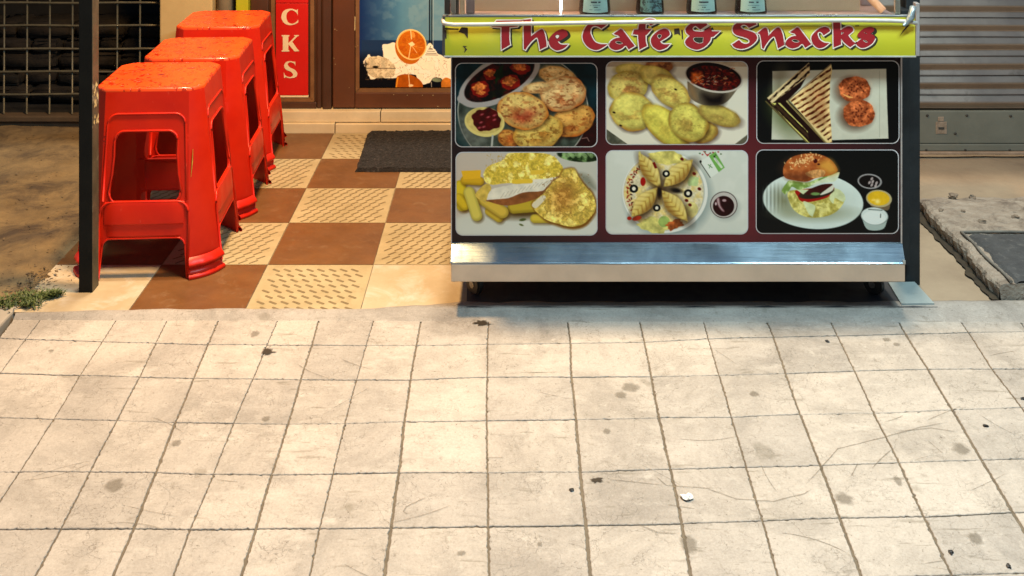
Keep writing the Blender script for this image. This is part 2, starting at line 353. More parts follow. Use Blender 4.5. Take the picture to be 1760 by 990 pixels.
GLY = [
 ('T', 840, [[(60,228,1),(150,118,1),(640,110,1),(540,225,1),(388,236,1),(386,460),(400,570,1),(248,658,1),(245,236,1)]]),
 ('h', 840, [[(665,105,1),(795,88,1),(797,418,1),(900,340),(1005,284),(1050,350),(1080,480),(1094,600,1),(975,658,1),(950,520),(915,432),(840,475),(745,580),(693,660,1),(668,645,1)]]),
 ('e', 840, [E_out, E_in]),
 ('C', 990, [[(480,262,1),(578,190,1),(600,135,1),(420,112),(240,185),(152,310),(130,430),(170,540),(260,630),(380,667),(480,635),(590,565,1),(460,560),(360,520),(300,430),(268,330),(290,245),(360,212),(430,232)]]),
 ('a', 990, [A_out, A_in]),
 ('f', 990, [[(1075,370,1),(1100,295,1),(1182,288,1),(1195,200),(1240,130),(1370,82),(1480,95),(1520,150,1),(1410,205,1),(1365,160),(1312,185,1),(1310,282,1),(1420,284,1),(1345,372,1),(1313,388,1),(1316,500),(1337,590,1),(1203,660,1),(1186,500),(1178,378,1)]]),
 ('e', 840, [sh(E_out, 1930, -7), sh(E_in, 1930, -7)]),
 ('&', 1140, [[(835,190,1),(700,282,1),(650,235),(600,213),(550,260),(580,312),(680,326),(752,325,1),(890,240,1),(915,320,1),(1062,320,1),(950,415,1),(900,422,1),(880,500),(800,590),(700,645),(610,657),(500,620),(430,560),(425,490),(505,402,1),(440,340),(430,270),(500,190),(620,135),(760,135)],
   [(560,460),(600,425),(765,425,1),(755,535,1),(680,548),(600,520)]]),
 ('S', 1250, [[(412,245,1),(548,185,1),(540,120,1),(400,108),(250,130),(130,210),(110,310),(170,380),(300,420),(400,460),(425,520),(370,556),(290,545),(220,485,1),(98,565,1),(150,620),(280,645),(420,600),(540,500),(560,420),(510,350),(400,310),(290,275),(250,225),(300,190),(360,200)]]),
 ('n', 1250, [[(575,352,1),(695,262),(740,264),(765,320),(776,410,1),(870,310),(958,250),(1010,290),(1050,400),(1077,572,1),(963,632,1),(930,500),(885,410),(800,470),(720,580),(688,642,1),(660,627,1),(645,480),(618,368)]]),
 ('a', 990, [sh(A_out, 3337, -33), sh(A_in, 3337, -33)]),
 ('c', 1380, [[(395,388,1),(500,318),(505,290),(470,255),(400,240),(280,290),(182,390),(165,470),(210,570),(300,630),(400,610),(490,543,1),(400,532),(320,480),(280,400),(280,342),(320,320),(360,340)]]),
 ('k', 1380, [[(575,120,1),(700,120,1),(706,300,1),(840,230),(920,242),(948,300),(900,350),(850,390,1),(900,460),(960,522),(1002,537,1),(895,612,1),(800,540),(715,442,1),(720,562,1),(585,618,1)], [(722,328,1),(790,334,1),(720,388,1)]]),
 ('s', 1380, [[(1270,365,1),(1342,300),(1325,248),(1260,235),(1150,270),(1055,350),(1035,405),(1112,458,1),(1030,520),(1020,570),(1100,625),(1200,610),(1310,540),(1360,450),(1335,395)], [(1142,328),(1185,337),(1225,368),(1180,362)], [(1132,480),(1190,485),(1230,518),(1200,532),(1150,510)]]),
]

# ------------------------------------------------------------------ setting: ground, ramp, tiled floor
bm = bmesh.new(); face(bm, [(-60, -30, -.19), (60, -30, -.19), (60, 90, -.19), (-60, 90, -.19)])
struct(obj('ground', bm, M['ground']))

VL = [ # grooves running away from the camera: image points
 [(75,542),(8,630)], [(200,550),(175,587.5),(137.5,645),(92.5,720),(0,862)], [(287,550),(240,647),(202,720),(155,810),(102,915),(60,990)],
 [(375,552),(357,592),(302,725),(230,907),(194,990)], [(475,555),(435,650),(400,730),(367,815),(327,910),(297,990)],
 [(550,543),(535,595),(517,652),(495,730),(467,815),(442,900),(415,990)], [(642,550),(612,655),(592,730),(572,815),(550,905),(532,990)],
 [(727,535),(715,595),(705,655),(695,725),(685,815),(672,905),(661,990)], [(840,535),(838,595),(836,725),(838,810),(839,905),(840,990)],
 [(973,530),(980,590),(982,647),(990,720),(997,810),(1007,905),(1015,990)], [(1093,530),(1108,589),(1119,647),(1132,717),(1152,805),(1172,900),(1187,990)],
 [(1204,530),(1217,582),(1236,645),(1257,717),(1282,802),(1310,895),(1337,990)], [(1307,530),(1330,580),(1350,642),(1375,712),(1410,800),(1445,895),(1480,990)],
 [(1417,530),(1439,577),(1469,637),(1502,710),(1545,795),(1587,887),(1637,990)], [(1531,530),(1557,575),(1595,635),(1637,705),(1687,790),(1742,882),(1810,990)],
 [(1630,522),(1665,572),(1705,634),(1757,702),(1825,795),(1900,890),(1985,990)], [(1745,540),(1762,565),(1810,630),(1875,702),(1960,795),(2050,890),(2150,990)]]
VW = [.6,.9,.8,1.3,.7,1.25,.65,1.35,.95,1.5,1.3,.85,1.3,1.1,1.5,1.0,1.0]
RL = [
 [(20,582),(170,587),(357,592),(535,593),(720,594),(838,592),(980,590),(1108,588),(1217,582),(1328,579),(1440,577),(1557,574),(1680,571),(1760,570)],
 [(0,641),(137,645),(330,650),(435,651),(612,653),(705,653),(838,648),(985,648),(1120,647),(1236,645),(1350,642),(1470,637),(1595,634),(1760,634)],
 [(0,717),(92,720),(302,726),(495,729),(592,728),(695,725),(838,723),(990,721),(1132,718),(1257,717),(1375,712),(1502,710),(1637,704),(1760,700)],
 [(0,811),(155,811),(265,812),(367,815),(467,816),(572,815),(685,812),(838,812),(998,811),(1152,806),(1282,803),(1410,800),(1545,795),(1687,790),(1760,788)],
 [(0,910),(230,908),(327,910),(442,909),(550,908),(672,907),(838,905),(1007,903),(1172,900),(1310,895),(1445,890),(1587,888),(1742,881),(1760,880)],
 [(0,1030),(400,1026),(838,1018),(1180,1008),(1510,992),(1760,984)]]
def ev(poly, t, ax):                  # interpolate (extrapolate) along axis ax
    a = np.array(poly, float); u = a[:, ax]; w = a[:, 1-ax]
    if t <= u[0]: i = 0
    elif t >= u[-1]: i = len(u)-2
    else: i = int(np.searchsorted(u, t))-1
    s = (t-u[i])/(u[i+1]-u[i])
    if t > u[-1] and ax == 0: s = 1 + .4*(s-1)
    return w[i]+(w[i+1]-w[i])*s
nodes = {}
for i, V in enumerate(VL):
    for j, R in enumerate(RL):
        y = ev(R, 900, 0)
        for _ in range(8):
            x = ev(V, y, 1); y = ev(R, min(max(x, -150), 1900), 0)
        p = ramp(x, y); nodes[(i, j+1)] = (p.x, p.y)
    xs = ramp(ev(V, 552, 1), 552); nodes[(i, 0)] = (xs.x, ramp(0, 549+2*math.sin(i)).y)
NV, NR = len(VL), len(RL)+1
# extend further down the ramp, and to both sides, with the same spacing
for i in range(NV):
    for j in range(NR, NR+6):
        x0, y0 = nodes[(i, j-1)]; nodes[(i, j)] = (x0+.003*math.sin(i*j), y0-.185+.004*math.cos(i+j))
NR += 6
for j in range(NR):
    nodes[(-1, j)] = (-1.272, nodes[(0, j)][1]+.004)
    for i in range(NV, NV+5): nodes[(i, j)] = (nodes[(i-1, j)][0]+.185, nodes[(i-1, j)][1]+.003)
NVX = NV+5
def wob(p, k): return .0004*math.sin(p*31+k*3.1)+.0003*math.sin(p*173+k*1.7)+.0005*math.sin(p*411+k)
bm = bmesh.new(); tl = bm.faces.layers.float.new('tint')
for i in range(-1, NVX-1):
    for j in range(NR-1):
        q = [nodes[(i, j)], nodes[(i+1, j)], nodes[(i+1, j+1)], nodes[(i, j+1)]]
        wl = (VW[i] if 0 <= i < NV else 1)*.0017; wr = (VW[i+1] if 0 <= i+1 < NV else 1)*.0017
        near = .75+.5*min(1, j/5); tops = []
        tx = .0013+.0003*math.sin(j*4); bx = .0013+.0003*math.sin(j*4+4)
        if j == 0: tx = 0
        inn = [(q[0][0]+wl*near, q[0][1]-tx), (q[1][0]-wr*near, q[1][1]-tx), (q[2][0]-wr*near, q[2][1]+bx), (q[3][0]+wl*near, q[3][1]+bx)]
        n = 26
        for s in range(4):
            a, b = inn[s], inn[(s+1) % 4]
            for k in range(n):
                t = k/n; x = a[0]+(b[0]-a[0])*t; y = a[1]+(b[1]-a[1])*t
                rnd = random.uniform(-.0005, .0005); ch = random.random() < .05
                if s in (0, 2): y += wob(x, j+(1 if s == 2 else 0))+rnd + ((.002 if s == 2 else -.002) if ch else 0)
                else: x += wob(y, i+(1 if s == 1 else 0))+rnd + ((-.002 if s == 1 else .002) if ch else 0)
                tops.append((x, y))
        cx = sum(p[0] for p in tops)/len(tops); cy = sum(p[1] for p in tops)/len(tops)
        dz = random.uniform(-.0006, .0006)*(j > 0); tint = random.random()
        A = [bm.verts.new((cx+(x-cx)*.985, cy+(y-cy)*.985, rz(y)+dz)) for x, y in tops]
        B = [bm.verts.new((x, y, rz(y)+dz-.0012)) for x, y in tops]
        Cc = [bm.verts.new((x, y, rz(y)-.009)) for x, y in tops]
        f = bm.faces.new(A[::-1]); f[tl] = tint; m = len(A)
        for k in range(m):
            f = bm.faces.new((A[k], A[(k+1) % m], B[(k+1) % m], B[k])[::1]); f[tl] = tint
            f = bm.faces.new((B[k], B[(k+1) % m], Cc[(k+1) % m], Cc[k])); f[tl] = tint
bmesh.ops.recalc_face_normals(bm, faces=bm.faces[:])
rampo = struct(obj('ramp', bm, M['ramp']))
bm = bmesh.new(); XR = nodes[(NVX-1, 0)][0]
ys = [2.99, 2.2, 1.5, .75]
for a, b in zip(ys, ys[1:]):
    face(bm, [(-1.272, b, rz(b)-.0030), (XR, b, rz(b)-.0030), (XR, a, rz(a)-.0030), (-1.272, a, rz(a)-.0030)])
struct(obj('ramp_bed', bm, M['groove']))
# cement crown between the tiled floor and the ramp
bm = bmesh.new(); prof = [(0, .0045), (.012, .0050), (.03, .0035), (.05, .0005), (.075, -.0025)]
cols = []
NX = 110
for k in range(NX+1):
    X = -1.272+(XR+1.272)*k/NX
    xp = 880+X*F/2.96
    yb = np.interp(xp, [20, 220, 420, 620, 760, 800, 1545, 1760], [541, 534.5, 532.5, 533.5, 524, 520.5, 520, 518])
    Yb = HC*F/(yb-VY)+.002*math.sin(X*40)+.0012*math.sin(X*97+1)
    Yf = nodes[(0, 0)][1]-.0005; row = []
    iy = ramp(xp, 549).y
    for t, z in ((0, -.012), (0, .0035), (.12, .0055), (.35, .0045), (.62, .001), (1.0, None), (1.08, None), (1.16, None)):
        Y = Yb+(iy-Yb)*t
        row.append(bm.verts.new((X, Y, (rz(Y)+(.0012 if t == 1 else .0007 if t < 1.1 else -.0006) if z is None else z+.0006*math.sin(X*33+t*5)))))
    cols.append(row)
for A, B in zip(cols, cols[1:]):
    for k in range(7): bm.faces.new((A[k], A[k+1], B[k+1], B[k]))
struct(obj('ramp_crown', bm, M['ramp_crown'], smooth=True))

# stains, litter on the ramp
def stain_mat(name, col, str_):
    t = NT(name); a = t.n('ShaderNodeAttribute', attribute_name='fade').outputs['Fac']
    k = t.ramp(t.math('ADD', a, t.math('MULTIPLY', t.math('SUBTRACT', t.noise(70, 6, .7), .5), 1.1)), .25, .75, 0, str_)
    return t.fin(col, .65, 0, .3, Alpha=k)
M['soft_stain'] = stain_mat('soft_stain', (.17, .145, .105), .42); M['dark_soft'] = stain_mat('dark_soft_stain', (.035, .026, .016), .97)
def blob(name, x, y, rx, ry, mat, parent, seed, rough=.35, lift=.0012):
    r_ = random.Random(seed); c = ramp(x, y); sx = rx*c.y/F; sy = ry*c.y/F*2.0; bm = bmesh.new(); V = []
    for k in range(22):
        a = k/22*2*math.pi; q = 1+rough*(r_.random()-.5)*2*(.6+.4*math.sin(3*a+seed))
        X = c.x+sx*q*math.cos(a); Y = c.y-sy*q*math.sin(a); V.append((X, Y, rz(Y)+lift))
    fl = bm.verts.layers.float.new('fade'); rings = []
    for q, fa in ((1.25, 0.0), (.75, .6), (.35, 1.0)):
        R_ = [bm.verts.new((c.x+(x_-c.x)*q, c.y+(y_-c.y)*q, rz(c.y+(y_-c.y)*q)+lift)) for x_, y_, _ in V]
        for v in R_: v[fl] = fa
        rings.append(R_)
    for A, B in zip(rings, rings[1:]):
        for k in range(22): bm.faces.new((A[(k+1) % 22], A[k], B[k], B[(k+1) % 22]))
    bm.faces.new(rings[-1][::-1])
    return obj(name, bm, mat, parent)
for k, (x, y, rx, ry) in enumerate([(828,556,15,4.5),(460,605,13,4.5),(1027,826,11,3.5)]): blob('dark_stain', x, y, rx, ry, M['dark_soft'], rampo, k+1, .5)
for k, (x, y, rx, ry) in enumerate([(438,574,8,5),(457,720,8,4),(303,762,9,5),(1083,666,17,7),(1067,679,11,5),(1296,678,9,4),(1043,742,7,4),(1524,584,8,3),
      (1541,592,7,3),(1543,827,7,7),(1652,772,16,8),(1677,926,13,8),(928,935,5,3),(88,603,5,2),(1183,936,15,12),(793,951,9,3),(196,835,17,9),(1451,858,17,8)]):
    blob('faint_stain', x, y, rx, ry, M['soft_stain'], rampo, k+20, .22, .0009)
r_ = random.Random(77)
def scratch(pts, w, k_):
    bm = bmesh.new(); fl = bm.verts.layers.float.new('fade'); prev = None; n = len(pts)
    for i, (x, y) in enumerate(pts):
        a = pts[max(0, i-1)]; b = pts[min(n-1, i+1)]; d = Vector((b[0]-a[0], b[1]-a[1])).normalized(); nn = Vector((-d.y, d.x)); f = k_*min(1, 2.2*math.sin(math.pi*(i+.3)/(n-.4)))
        row = []
        for s_, fa in ((-1, 0), (0, f), (1, 0)):
            X = x+nn.x*w*s_; Y = y+nn.y*w*s_; v = bm.verts.new((X, Y, rz(Y)+.0010)); v[fl] = fa; row.append(v)
        if prev:
            for q in (0, 1): bm.faces.new((prev[q], prev[q+1], row[q+1], row[q]))
        prev = row
    for f in bm.faces:
        f.normal_update()
        if f.normal.z < 0: f.normal_flip()
    obj('scuff', bm, M['soft_stain'], rampo)
for k in range(34):
    xx = r_.uniform(560, 1760) if k < 26 else r_.uniform(20, 700); c0 = ramp(xx, r_.uniform(600, 985)); a = r_.choice([r_.gauss(.5, .4), r_.gauss(2.4, .4), r_.gauss(0, .3)]); cur = r_.uniform(-6, 6); L = r_.uniform(.03, .16); n = 12; x, y = c0.x, c0.y; pts = []
    for i in range(n): pts.append((x, y)); x += math.cos(a)*L/n; y += math.sin(a)*L/n; a += cur*L/n
    scratch(pts, r_.uniform(.0014, .0028), r_.uniform(.7, 1.0))
for tr in ([(1375,845),(1440,772),(1500,757),(1580,735),(1660,722)], [(1540,742),(1600,736),(1655,745)], [(1200,835),(1265,858),(1330,862),(1380,850),(1400,840)], [(1128,820),(1145,835),(1260,842)], [(735,855),(700,870),(693,880),(706,886)], [(1092,900),(1130,915),(1175,918)]):
    P2 = [ramp(*p) for p in tr]; pts = []
    for a, b in zip(P2, P2[1:]):
        for i in range(5): pts.append((a.x+(b.x-a.x)*i/5, a.y+(b.y-a.y)*i/5+r_.gauss(0, .0006)))
    scratch(pts, .0026, 1.0)
def chip(name, x, y, s, mat, label, cat, seed, group=None, flat=.5, pos=None, q=3):
    r_ = random.Random(seed); c = pos or ramp(x, y); bm = bmesh.new()
    bmesh.ops.create_icosphere(bm, subdivisions=q-1, radius=s)
    for v in bm.verts:
        k = 1+.95*(r_.random()-.5); v.co = Vector((v.co.x*k*1.2, v.co.y*k, v.co.z*flat*k))
    o = obj(name, bm, mat); o.location = (c.x, c.y, c.z+s*flat*.75); o.rotation_euler = (0, 0, seed); return tag(o, label, cat, group)
chip('crumpled_paper', 1180, 856, .0085, M['paper'], 'crumpled scrap of white paper lying on the pale ramp', 'litter', 3)
for k, (x, y, lb) in enumerate([(1734,974,'black crumb of litter near the ramp groove, nearest to the lower right corner'),(1694,733,'black crumb of litter at the end of a thin scratch on the ramp'),(1758,686,'black crumb of litter at the right edge of the ramp'),
      (1634,950,'dark crumb among faint stains low on the right of the ramp'),(1422,587,'tiny dark crumb on the upper ramp row below the cart'),(982,843,'dark twig crumb beside the long groove in the middle of the ramp')]):
    chip('debris_crumb', x, y, .0042, M['wheel'], lb, 'litter', 30+k, 'dark crumbs of litter on the ramp', .45)

# tiled floor: columns and rows of the chequer
XC = [-1.291, -.991, -.691, -.392, -.092, .208, .508, .808, 1.10]
YR = [4.427, 4.127, 3.829, 3.530, 3.224, 2.935]
bm = bmesh.new(); g = .0012
face(bm, [(XC[0], YR[-1], -.0025), (XC[-1], YR[-1], -.0025), (XC[-1], YR[0], -.0025), (XC[0], YR[0], -.0025)], 3)
def dashes(bm, x0, x1, y0, y1, ang, L, w, px_, py_):
    ca, sa = math.cos(ang), math.sin(ang); j = 0; y = y0+py_*.6
    while y < y1-py_*.35:
        x = x0+px_*(.45+.5*(j % 2)) ; 
        while x < x1-px_*.3:
            jx = random.uniform(-.0008, .0008); pts = []
            for k in range(12):
                a = k/12*2*math.pi; u = math.cos(a); v = math.sin(a)
                uu = (L/2-w/2)*(1 if u > 0 else -1)+u*w/2; vv = v*w/2
                pts.append((x+jx+uu*ca-vv*sa, y+uu*sa+vv*ca, .0006))
            if all(x0+.004 < p[0] < x1-.004 and y0+.004 < p[1] < y1-.004 for p in pts): face(bm, pts, 4)
            x += px_
        y += py_; j += 1
for r in range(5):
    for c in range(8):
        par = (r+c) % 2                # which cells are brown
        y1, y0 = YR[r]-g, YR[r+1]+g; x0, x1 = XC[c]+g, XC[c+1]-g
        brown = (r+c) % 2 == 1
        if r == 4 and c in (0, 3): mi = 2
        else: mi = 0 if brown else 1
        face(bm, [(x0, y0, 0), (x1, y0, 0), (x1, y1, 0), (x0, y1, 0)], mi)
        if mi == 1 and c < 5:
            if r == 4: dashes(bm, x0, x1, y0, y1, -.64, .028, .0084, .0315, .033)
            elif (r, c) == (0, 2): dashes(bm, x0, x1, y0, y1, -.60, .026, .0058, .031, .031)
            else: dashes(bm, x0, x1, y0, y1, .80, .031, .0064, .0300, .0290)
# make the chequer agree with the photograph: row 4 col 1 brown, col 2 patterned
struct(obj('tiled_floor', bm, [M['brown_tile'], M['beige_tile'], M['cream_tile'], M['grout'], M['dash']]))
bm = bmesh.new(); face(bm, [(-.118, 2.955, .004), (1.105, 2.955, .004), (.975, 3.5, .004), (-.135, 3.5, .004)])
struct(obj('dark_floor', bm, M['dark_floor']))  # near-black quad laid over the tiles under the cart
# concrete apron to the right, running under the shutter
def terrain(name, x0, x1, y0, y1, nx, ny, hf, mat, edge=None):
    bm = bmesh.new(); G = [[None]*(ny+1) for _ in range(nx+1)]
    for a in range(nx+1):
        for b in range(ny+1):
            x = x0+(x1-x0)*a/nx; y = y0+(y1-y0)*b/ny
            if edge: x, y = edge(x, y, a/nx, b/ny)
            G[a][b] = bm.verts.new((x, y, hf(x, y)))
    for a in range(nx):
        for b in range(ny): bm.faces.new((G[a][b], G[a+1][b], G[a+1][b+1], G[a][b+1]))
    return obj(name, bm, mat, smooth=True)
from mathutils import noise as mn
def fb(x, y, s, o=0): return mn.fractal(Vector((x*s, y*s, o)), 1.0, 2.0, 4)
struct(terrain('concrete_apron', 1.10, 4.4, 2.985, 5.2, 90, 60, lambda x, y: -.002+.0025*fb(x, y, 5), M['conc']))
def dhf(x, y):
    lim = -1.291+.02*fb(y*3, 0, 1.5, 4)
    h = .006+.012*fb(x, y, 3.2)+.006*fb(x, y, 13, 2)
    return min(.03, h) if x < lim-.02 else -.004+.010*fb(x, y, 12, 1)
def dedge(x, y, a, b):
    if a > .93: x += .03*fb(y, 1, 9, 3)+.012*fb(y, 0, 31, 6)
    return x, y
struct(terrain('dirt_ground', -3.6, -1.285, 2.97, 4.62, 190, 130, dhf, M['dirt'], dedge))
# pale kerb slab left of the ramp
bm = bmesh.new(); bevbox(bm, -3.6, -1.285, 2.80, 2.972, -.10, .004, .006); bevbox(bm, -3.6, -1.287, .8, 2.795, -.2, -.008, .006)
struct(obj('side_pavement', bm, M['crown']))
# threshold steps under the door
bm = bmesh.new(); bevbox(bm, -1.36, -.69, 4.429, 4.47, -.01, .036, .002); bevbox(bm, -.687, .9, 4.429, 4.47, -.01, .034, .002)
box(bm, -1.34, .9, 4.452, 4.52, -.01, .030, 1)
bevbox(bm, -1.34, -.515, 4.446, 4.62, .037, .078, .002); bevbox(bm, -.512, .9, 4.446, 4.62, .0375, .0785, .002)
struct(obj('threshold', bm, [M['stoneborder'], M['gap']]))
for o in bpy.data.objects:
    if o.name == 'threshold':
        for p in o.data.polygons: pass

# ------------------------------------------------------------------ back wall: grille recess, cream wall, door, shutter
K = 4.5/F
def bx(x): return (x-880)*K
def bz(y): return HC-(y+377)*K
t = thing('window_grille', 'grid of thin steel bars over the dark recess behind the left post', 'grille', (bx(140), 4.5, 0))
def kid(name, bm, m, par, **kw):      # child in world coordinates
    o = obj(name, bm, m, par, **kw); o.matrix_parent_inverse = Matrix.Translation(par.location).inverted() if par.rotation_euler.z == 0 else (Matrix.Translation(par.location) @ Matrix.Rotation(par.rotation_euler.z, 4, 'Z')).inverted(); return o
zs = [bz(y) for y in (161,122,83,43,4)]+[bz(4)+.0905*k for k in range(1, 14)]
for z in zs:
    bm = bmesh.new(); tube(bm, [(-2.62+.09*k, 4.492, z+.0012*math.sin(k*1.3+z*9)) for k in range(15)]+[(bx(285), 4.492, z)], .0043, 8); kid('horizontal_bar', bm, M['bar'], t)
for x in [46-39.3*k for k in range(16, 0, -1)][-16:]+[46,85,124,163,201,240,279]:
    if bx(x) < -2.62: continue
    bm = bmesh.new(); tube(bm, [(bx(x), 4.50, .055), (bx(x)+.002, 4.50, .5), (bx(x), 4.50, 1.67)], .0038, 8); kid('vertical_bar', bm, M['bar'], t)
bm = bmesh.new(); bevbox(bm, -2.7, bx(285), 4.47, 4.53, .030, .052, .004); kid('sill_rail', bm, M['beam'], t)
bm = bmesh.new(); bevbox(bm, -2.7, bx(284), 4.485, 4.56, -.01, .027, .004); kid('sill_beam', bm, M['beam'], t)
# the recess
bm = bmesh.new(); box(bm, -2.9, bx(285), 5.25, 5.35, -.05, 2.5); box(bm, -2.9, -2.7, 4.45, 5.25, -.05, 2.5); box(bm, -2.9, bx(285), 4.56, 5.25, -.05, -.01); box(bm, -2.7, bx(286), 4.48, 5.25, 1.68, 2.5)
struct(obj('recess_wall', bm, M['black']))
bm = bmesh.new(); r_ = random.Random(5)
for rw in range(5):
    x = -2.6+r_.random()*.1
    while x < bx(284)-.06:
        w = r_.uniform(.10, .26); tb = bmesh.new(); h = .058
        z0 = rw*.062+.0; box(tb, x, min(x+w, bx(284)), 4.86+rw*.03+r_.uniform(-.02, .02), 5.2, z0, z0+h)
        bmesh.ops.bevel(tb, geom=tb.edges[:], offset=.012, segments=2, affect='EDGES')
        bmesh.ops.subdivide_edges(tb, edges=tb.edges[:], cuts=2)
        for v in tb.verts: v.co += Vector((0, 1, 0))*.012*fb(v.co.x, v.co.z, 14)+Vector((0, 0, .006*fb(v.co.x, v.co.y, 9)))
        join_bm(bm, tb); x += w+.008
    if rw >= 3: pass
tag(obj('rubble_wall', bm, M['stone'], smooth=True), 'low wall of dim rough stones behind the steel grille', 'wall')

bm = bmesh.new(); bevbox(bm, bx(285), bx(374), 4.42, 5.3, -.01, 2.6, .006); tag(obj('plaster_pier', bm, M['cream_wall']), 'cream plastered pier behind the farthest stool, right of the grille', 'wall')
bm = bmesh.new(); lathe(bm, [(.031, -.01), (.031, 1), (.031, 2.6)], bx(389.5), 4.47, 20)
tag(obj('drain_pipe', bm, M['grey_wall']), 'grimy grey plastered pipe standing between the cream pier and the lime strip', 'pipe')
bm = bmesh.new(); bevbox(bm, bx(410), bx(431), 4.455, 4.50, .078, 2.4, .003); tag(obj('lime_strip', bm, M['lime']), 'narrow lime green upright board beside the brown door frame', 'board')
bm = bmesh.new(); box(bm, bx(374), bx(434), 4.52, 5.3, -.01, 2.6); box(bm, bx(431), 1.32, 4.66, 5.3, 0, 2.6); box(bm, bx(431), 1.32, 4.50, 4.66, 2.2, 2.6)
tag(obj('shop_wall', bm, M['black']), 'dark shop wall behind the brown door and cart', 'wall')
# door surround with sign
t = thing('sign_panel', 'brown wooden side panel of the doorway with a narrow red sign on it', 'door panel', (bx(500), 4.5, .078))
bm = bmesh.new()
bevbox(bm, bx(432), bx(572)-.001, 4.50, 4.56, .079, 2.2, .003)
kid('panel_board', bm, M['brown_dark'], t)
bm = bmesh.new()
bevbox(bm, bx(432), bx(463), 4.482, 4.498, .079, 2.2, .004); bevbox(bm, bx(546), bx(553), 4.486, 4.498, .079, 2.2, .003); bevbox(bm, bx(556), bx(571), 4.476, 4.498, .079, 2.2, .004)
bevbox(bm, bx(463)+.001, bx(545), 4.484, 4.498, .079, bz(174), .003)
kid('frame_stile', bm, M['brown_dark'], t)
bm = bmesh.new(); prism(bm, [(bx(474), 4.486, bz(167)), (bx(534), 4.486, bz(167)), (bx(541), 4.486, bz(173.3)), (bx(468), 4.486, bz(173.3))], .012)
prism(bm, [(bx(534)+.001, 4.487, bz(166.5)), (bx(534)+.001, 4.487, 2.2), (bx(541), 4.487, 2.2), (bx(541), 4.487, bz(173))], .011)
prism(bm, [(bx(474)-.001, 4.487, bz(166.5)), (bx(467), 4.487, bz(173)), (bx(467), 4.487, 2.2), (bx(474)-.001, 4.487, 2.2)], .011)
kid('moulding', bm, M['moulding'], t)
t2 = thing('red_sign', 'narrow upright red sign with cream capital letters on the brown doorway panel', 'sign', (bx(502), 4.492, bz(163)))
bm = bmesh.new(); bevbox(bm, bx(475), bx(530.5), 4.488, 4.498, bz(162.5), bz(5), .0015); kid('sign_board', bm, M['sign_red'], t2)
bm = bmesh.new(); bevbox(bm, bx(475), bx(530.5), 4.488, 4.498, bz(4.2), bz(-70), .0015); kid('sign_board', bm, M['sign_red'], t2)
bm = bmesh.new(); bevbox(bm, bx(475), bx(531), 4.487, 4.498, bz(166), bz(163), .001); kid('sign_edge', bm, M['letter_cream'], t2)
CK = {'C': [(250,80),(262,70,1),(262,125,1),(250,102),(210,80),(175,100),(165,140),(180,182),(215,196),(250,180),(265,160,1),(262,187),(205,208),(148,192),(122,140),(145,85),(205,68)],
 'K': [(125,292,1),(190,292,1),(190,301,1),(182,306,1),(182,360,1),(240,303,1),(230,300,1),(230,292,1),(272,292,1),(270,301,1),(258,304,1),(215,348,1),(260,412,1),(277,428,1),(235,431,1),(183,371,1),(182,418,1),(190,423,1),(190,432,1),(125,432,1),(125,423,1),(135,418,1),(135,305,1),(125,301,1)],
 'S': [(240,514,1),(242,555,1),(230,533),(195,522),(176,540),(195,565),(240,590),(258,620),(245,648),(200,658),(160,650,1),(145,657,1),(143,608,1),(158,635),(195,648),(222,632),(205,605),(160,583),(146,550),(165,520),(205,513),(232,521,1)]}
for ch, pts in CK.items():
    L = smooth_outline(pts); b2 = fill_mesh([L], lambda u, v: (bx(460+u/4.95), 4.4868, bz(v/4.95)))
    kid('sign_letter', b2, M['letter_cream'], t2)
# the door
t = thing('shop_door', 'brown wooden shop door with a drink poster filling its panel', 'door', (bx(700), 4.5, .08))
bm = bmesh.new(); bevbox(bm, bx(573.5), bx(611), 4.478, 4.52, .084, 2.15, .003); kid('stile', bm, M['brown_paint'], t)
bm = bmesh.new(); bevbox(bm, bx(611)+.0015, .21, 4.478, 4.52, .084, bz(157), .002); kid('bottom_rail', bm, M['brown_paint'], t)
bm = bmesh.new(); bevbox(bm, .2115, .31, 4.478, 4.52, .084, 2.15, .003); kid('stile', bm, M['brown_paint'], t)
bm = bmesh.new(); prism(bm, [(bx(613), 4.484, bz(156.8)), (.205, 4.484, bz(156.8)), (.20, 4.484, bz(150.3)), (bx(619), 4.484, bz(150.3))], .03)
prism(bm, [(bx(612), 4.4845, bz(156.8)), (bx(618.6), 4.4845, bz(150)), (bx(618.6), 4.4845, 2.1), (bx(612), 4.4845, 2.1)], .03)
kid('moulding', bm, M['moulding'], t)
bm = bmesh.new(); prism(bm, [(bx(610.5), 4.4765, bz(50)), (bx(612), 4.4765, bz(50)), (bx(612.3), 4.4765, bz(27)), (bx(611), 4.4765, bz(26))], .002)
for (x, y, s) in [(576,48,2.2),(580,50,1.3),(575,98,1.2),(577,108,1.5),(612,78,1.3),(616,76,1),(700,161,1.6),(726,161,1.4),(744,161,2),(752,180,2.4),(601,148,1),(677,160,1.5)]:
    prism(bm, [(bx(x), 4.4768, bz(y+.6)), (bx(x+s), 4.4768, bz(y+.2)), (bx(x+s*.8), 4.4768, bz(y-.5)), (bx(x+.2), 4.4768, bz(y-.4))], .001)
kid('paint_chip', bm, M['cream_wall'], t)

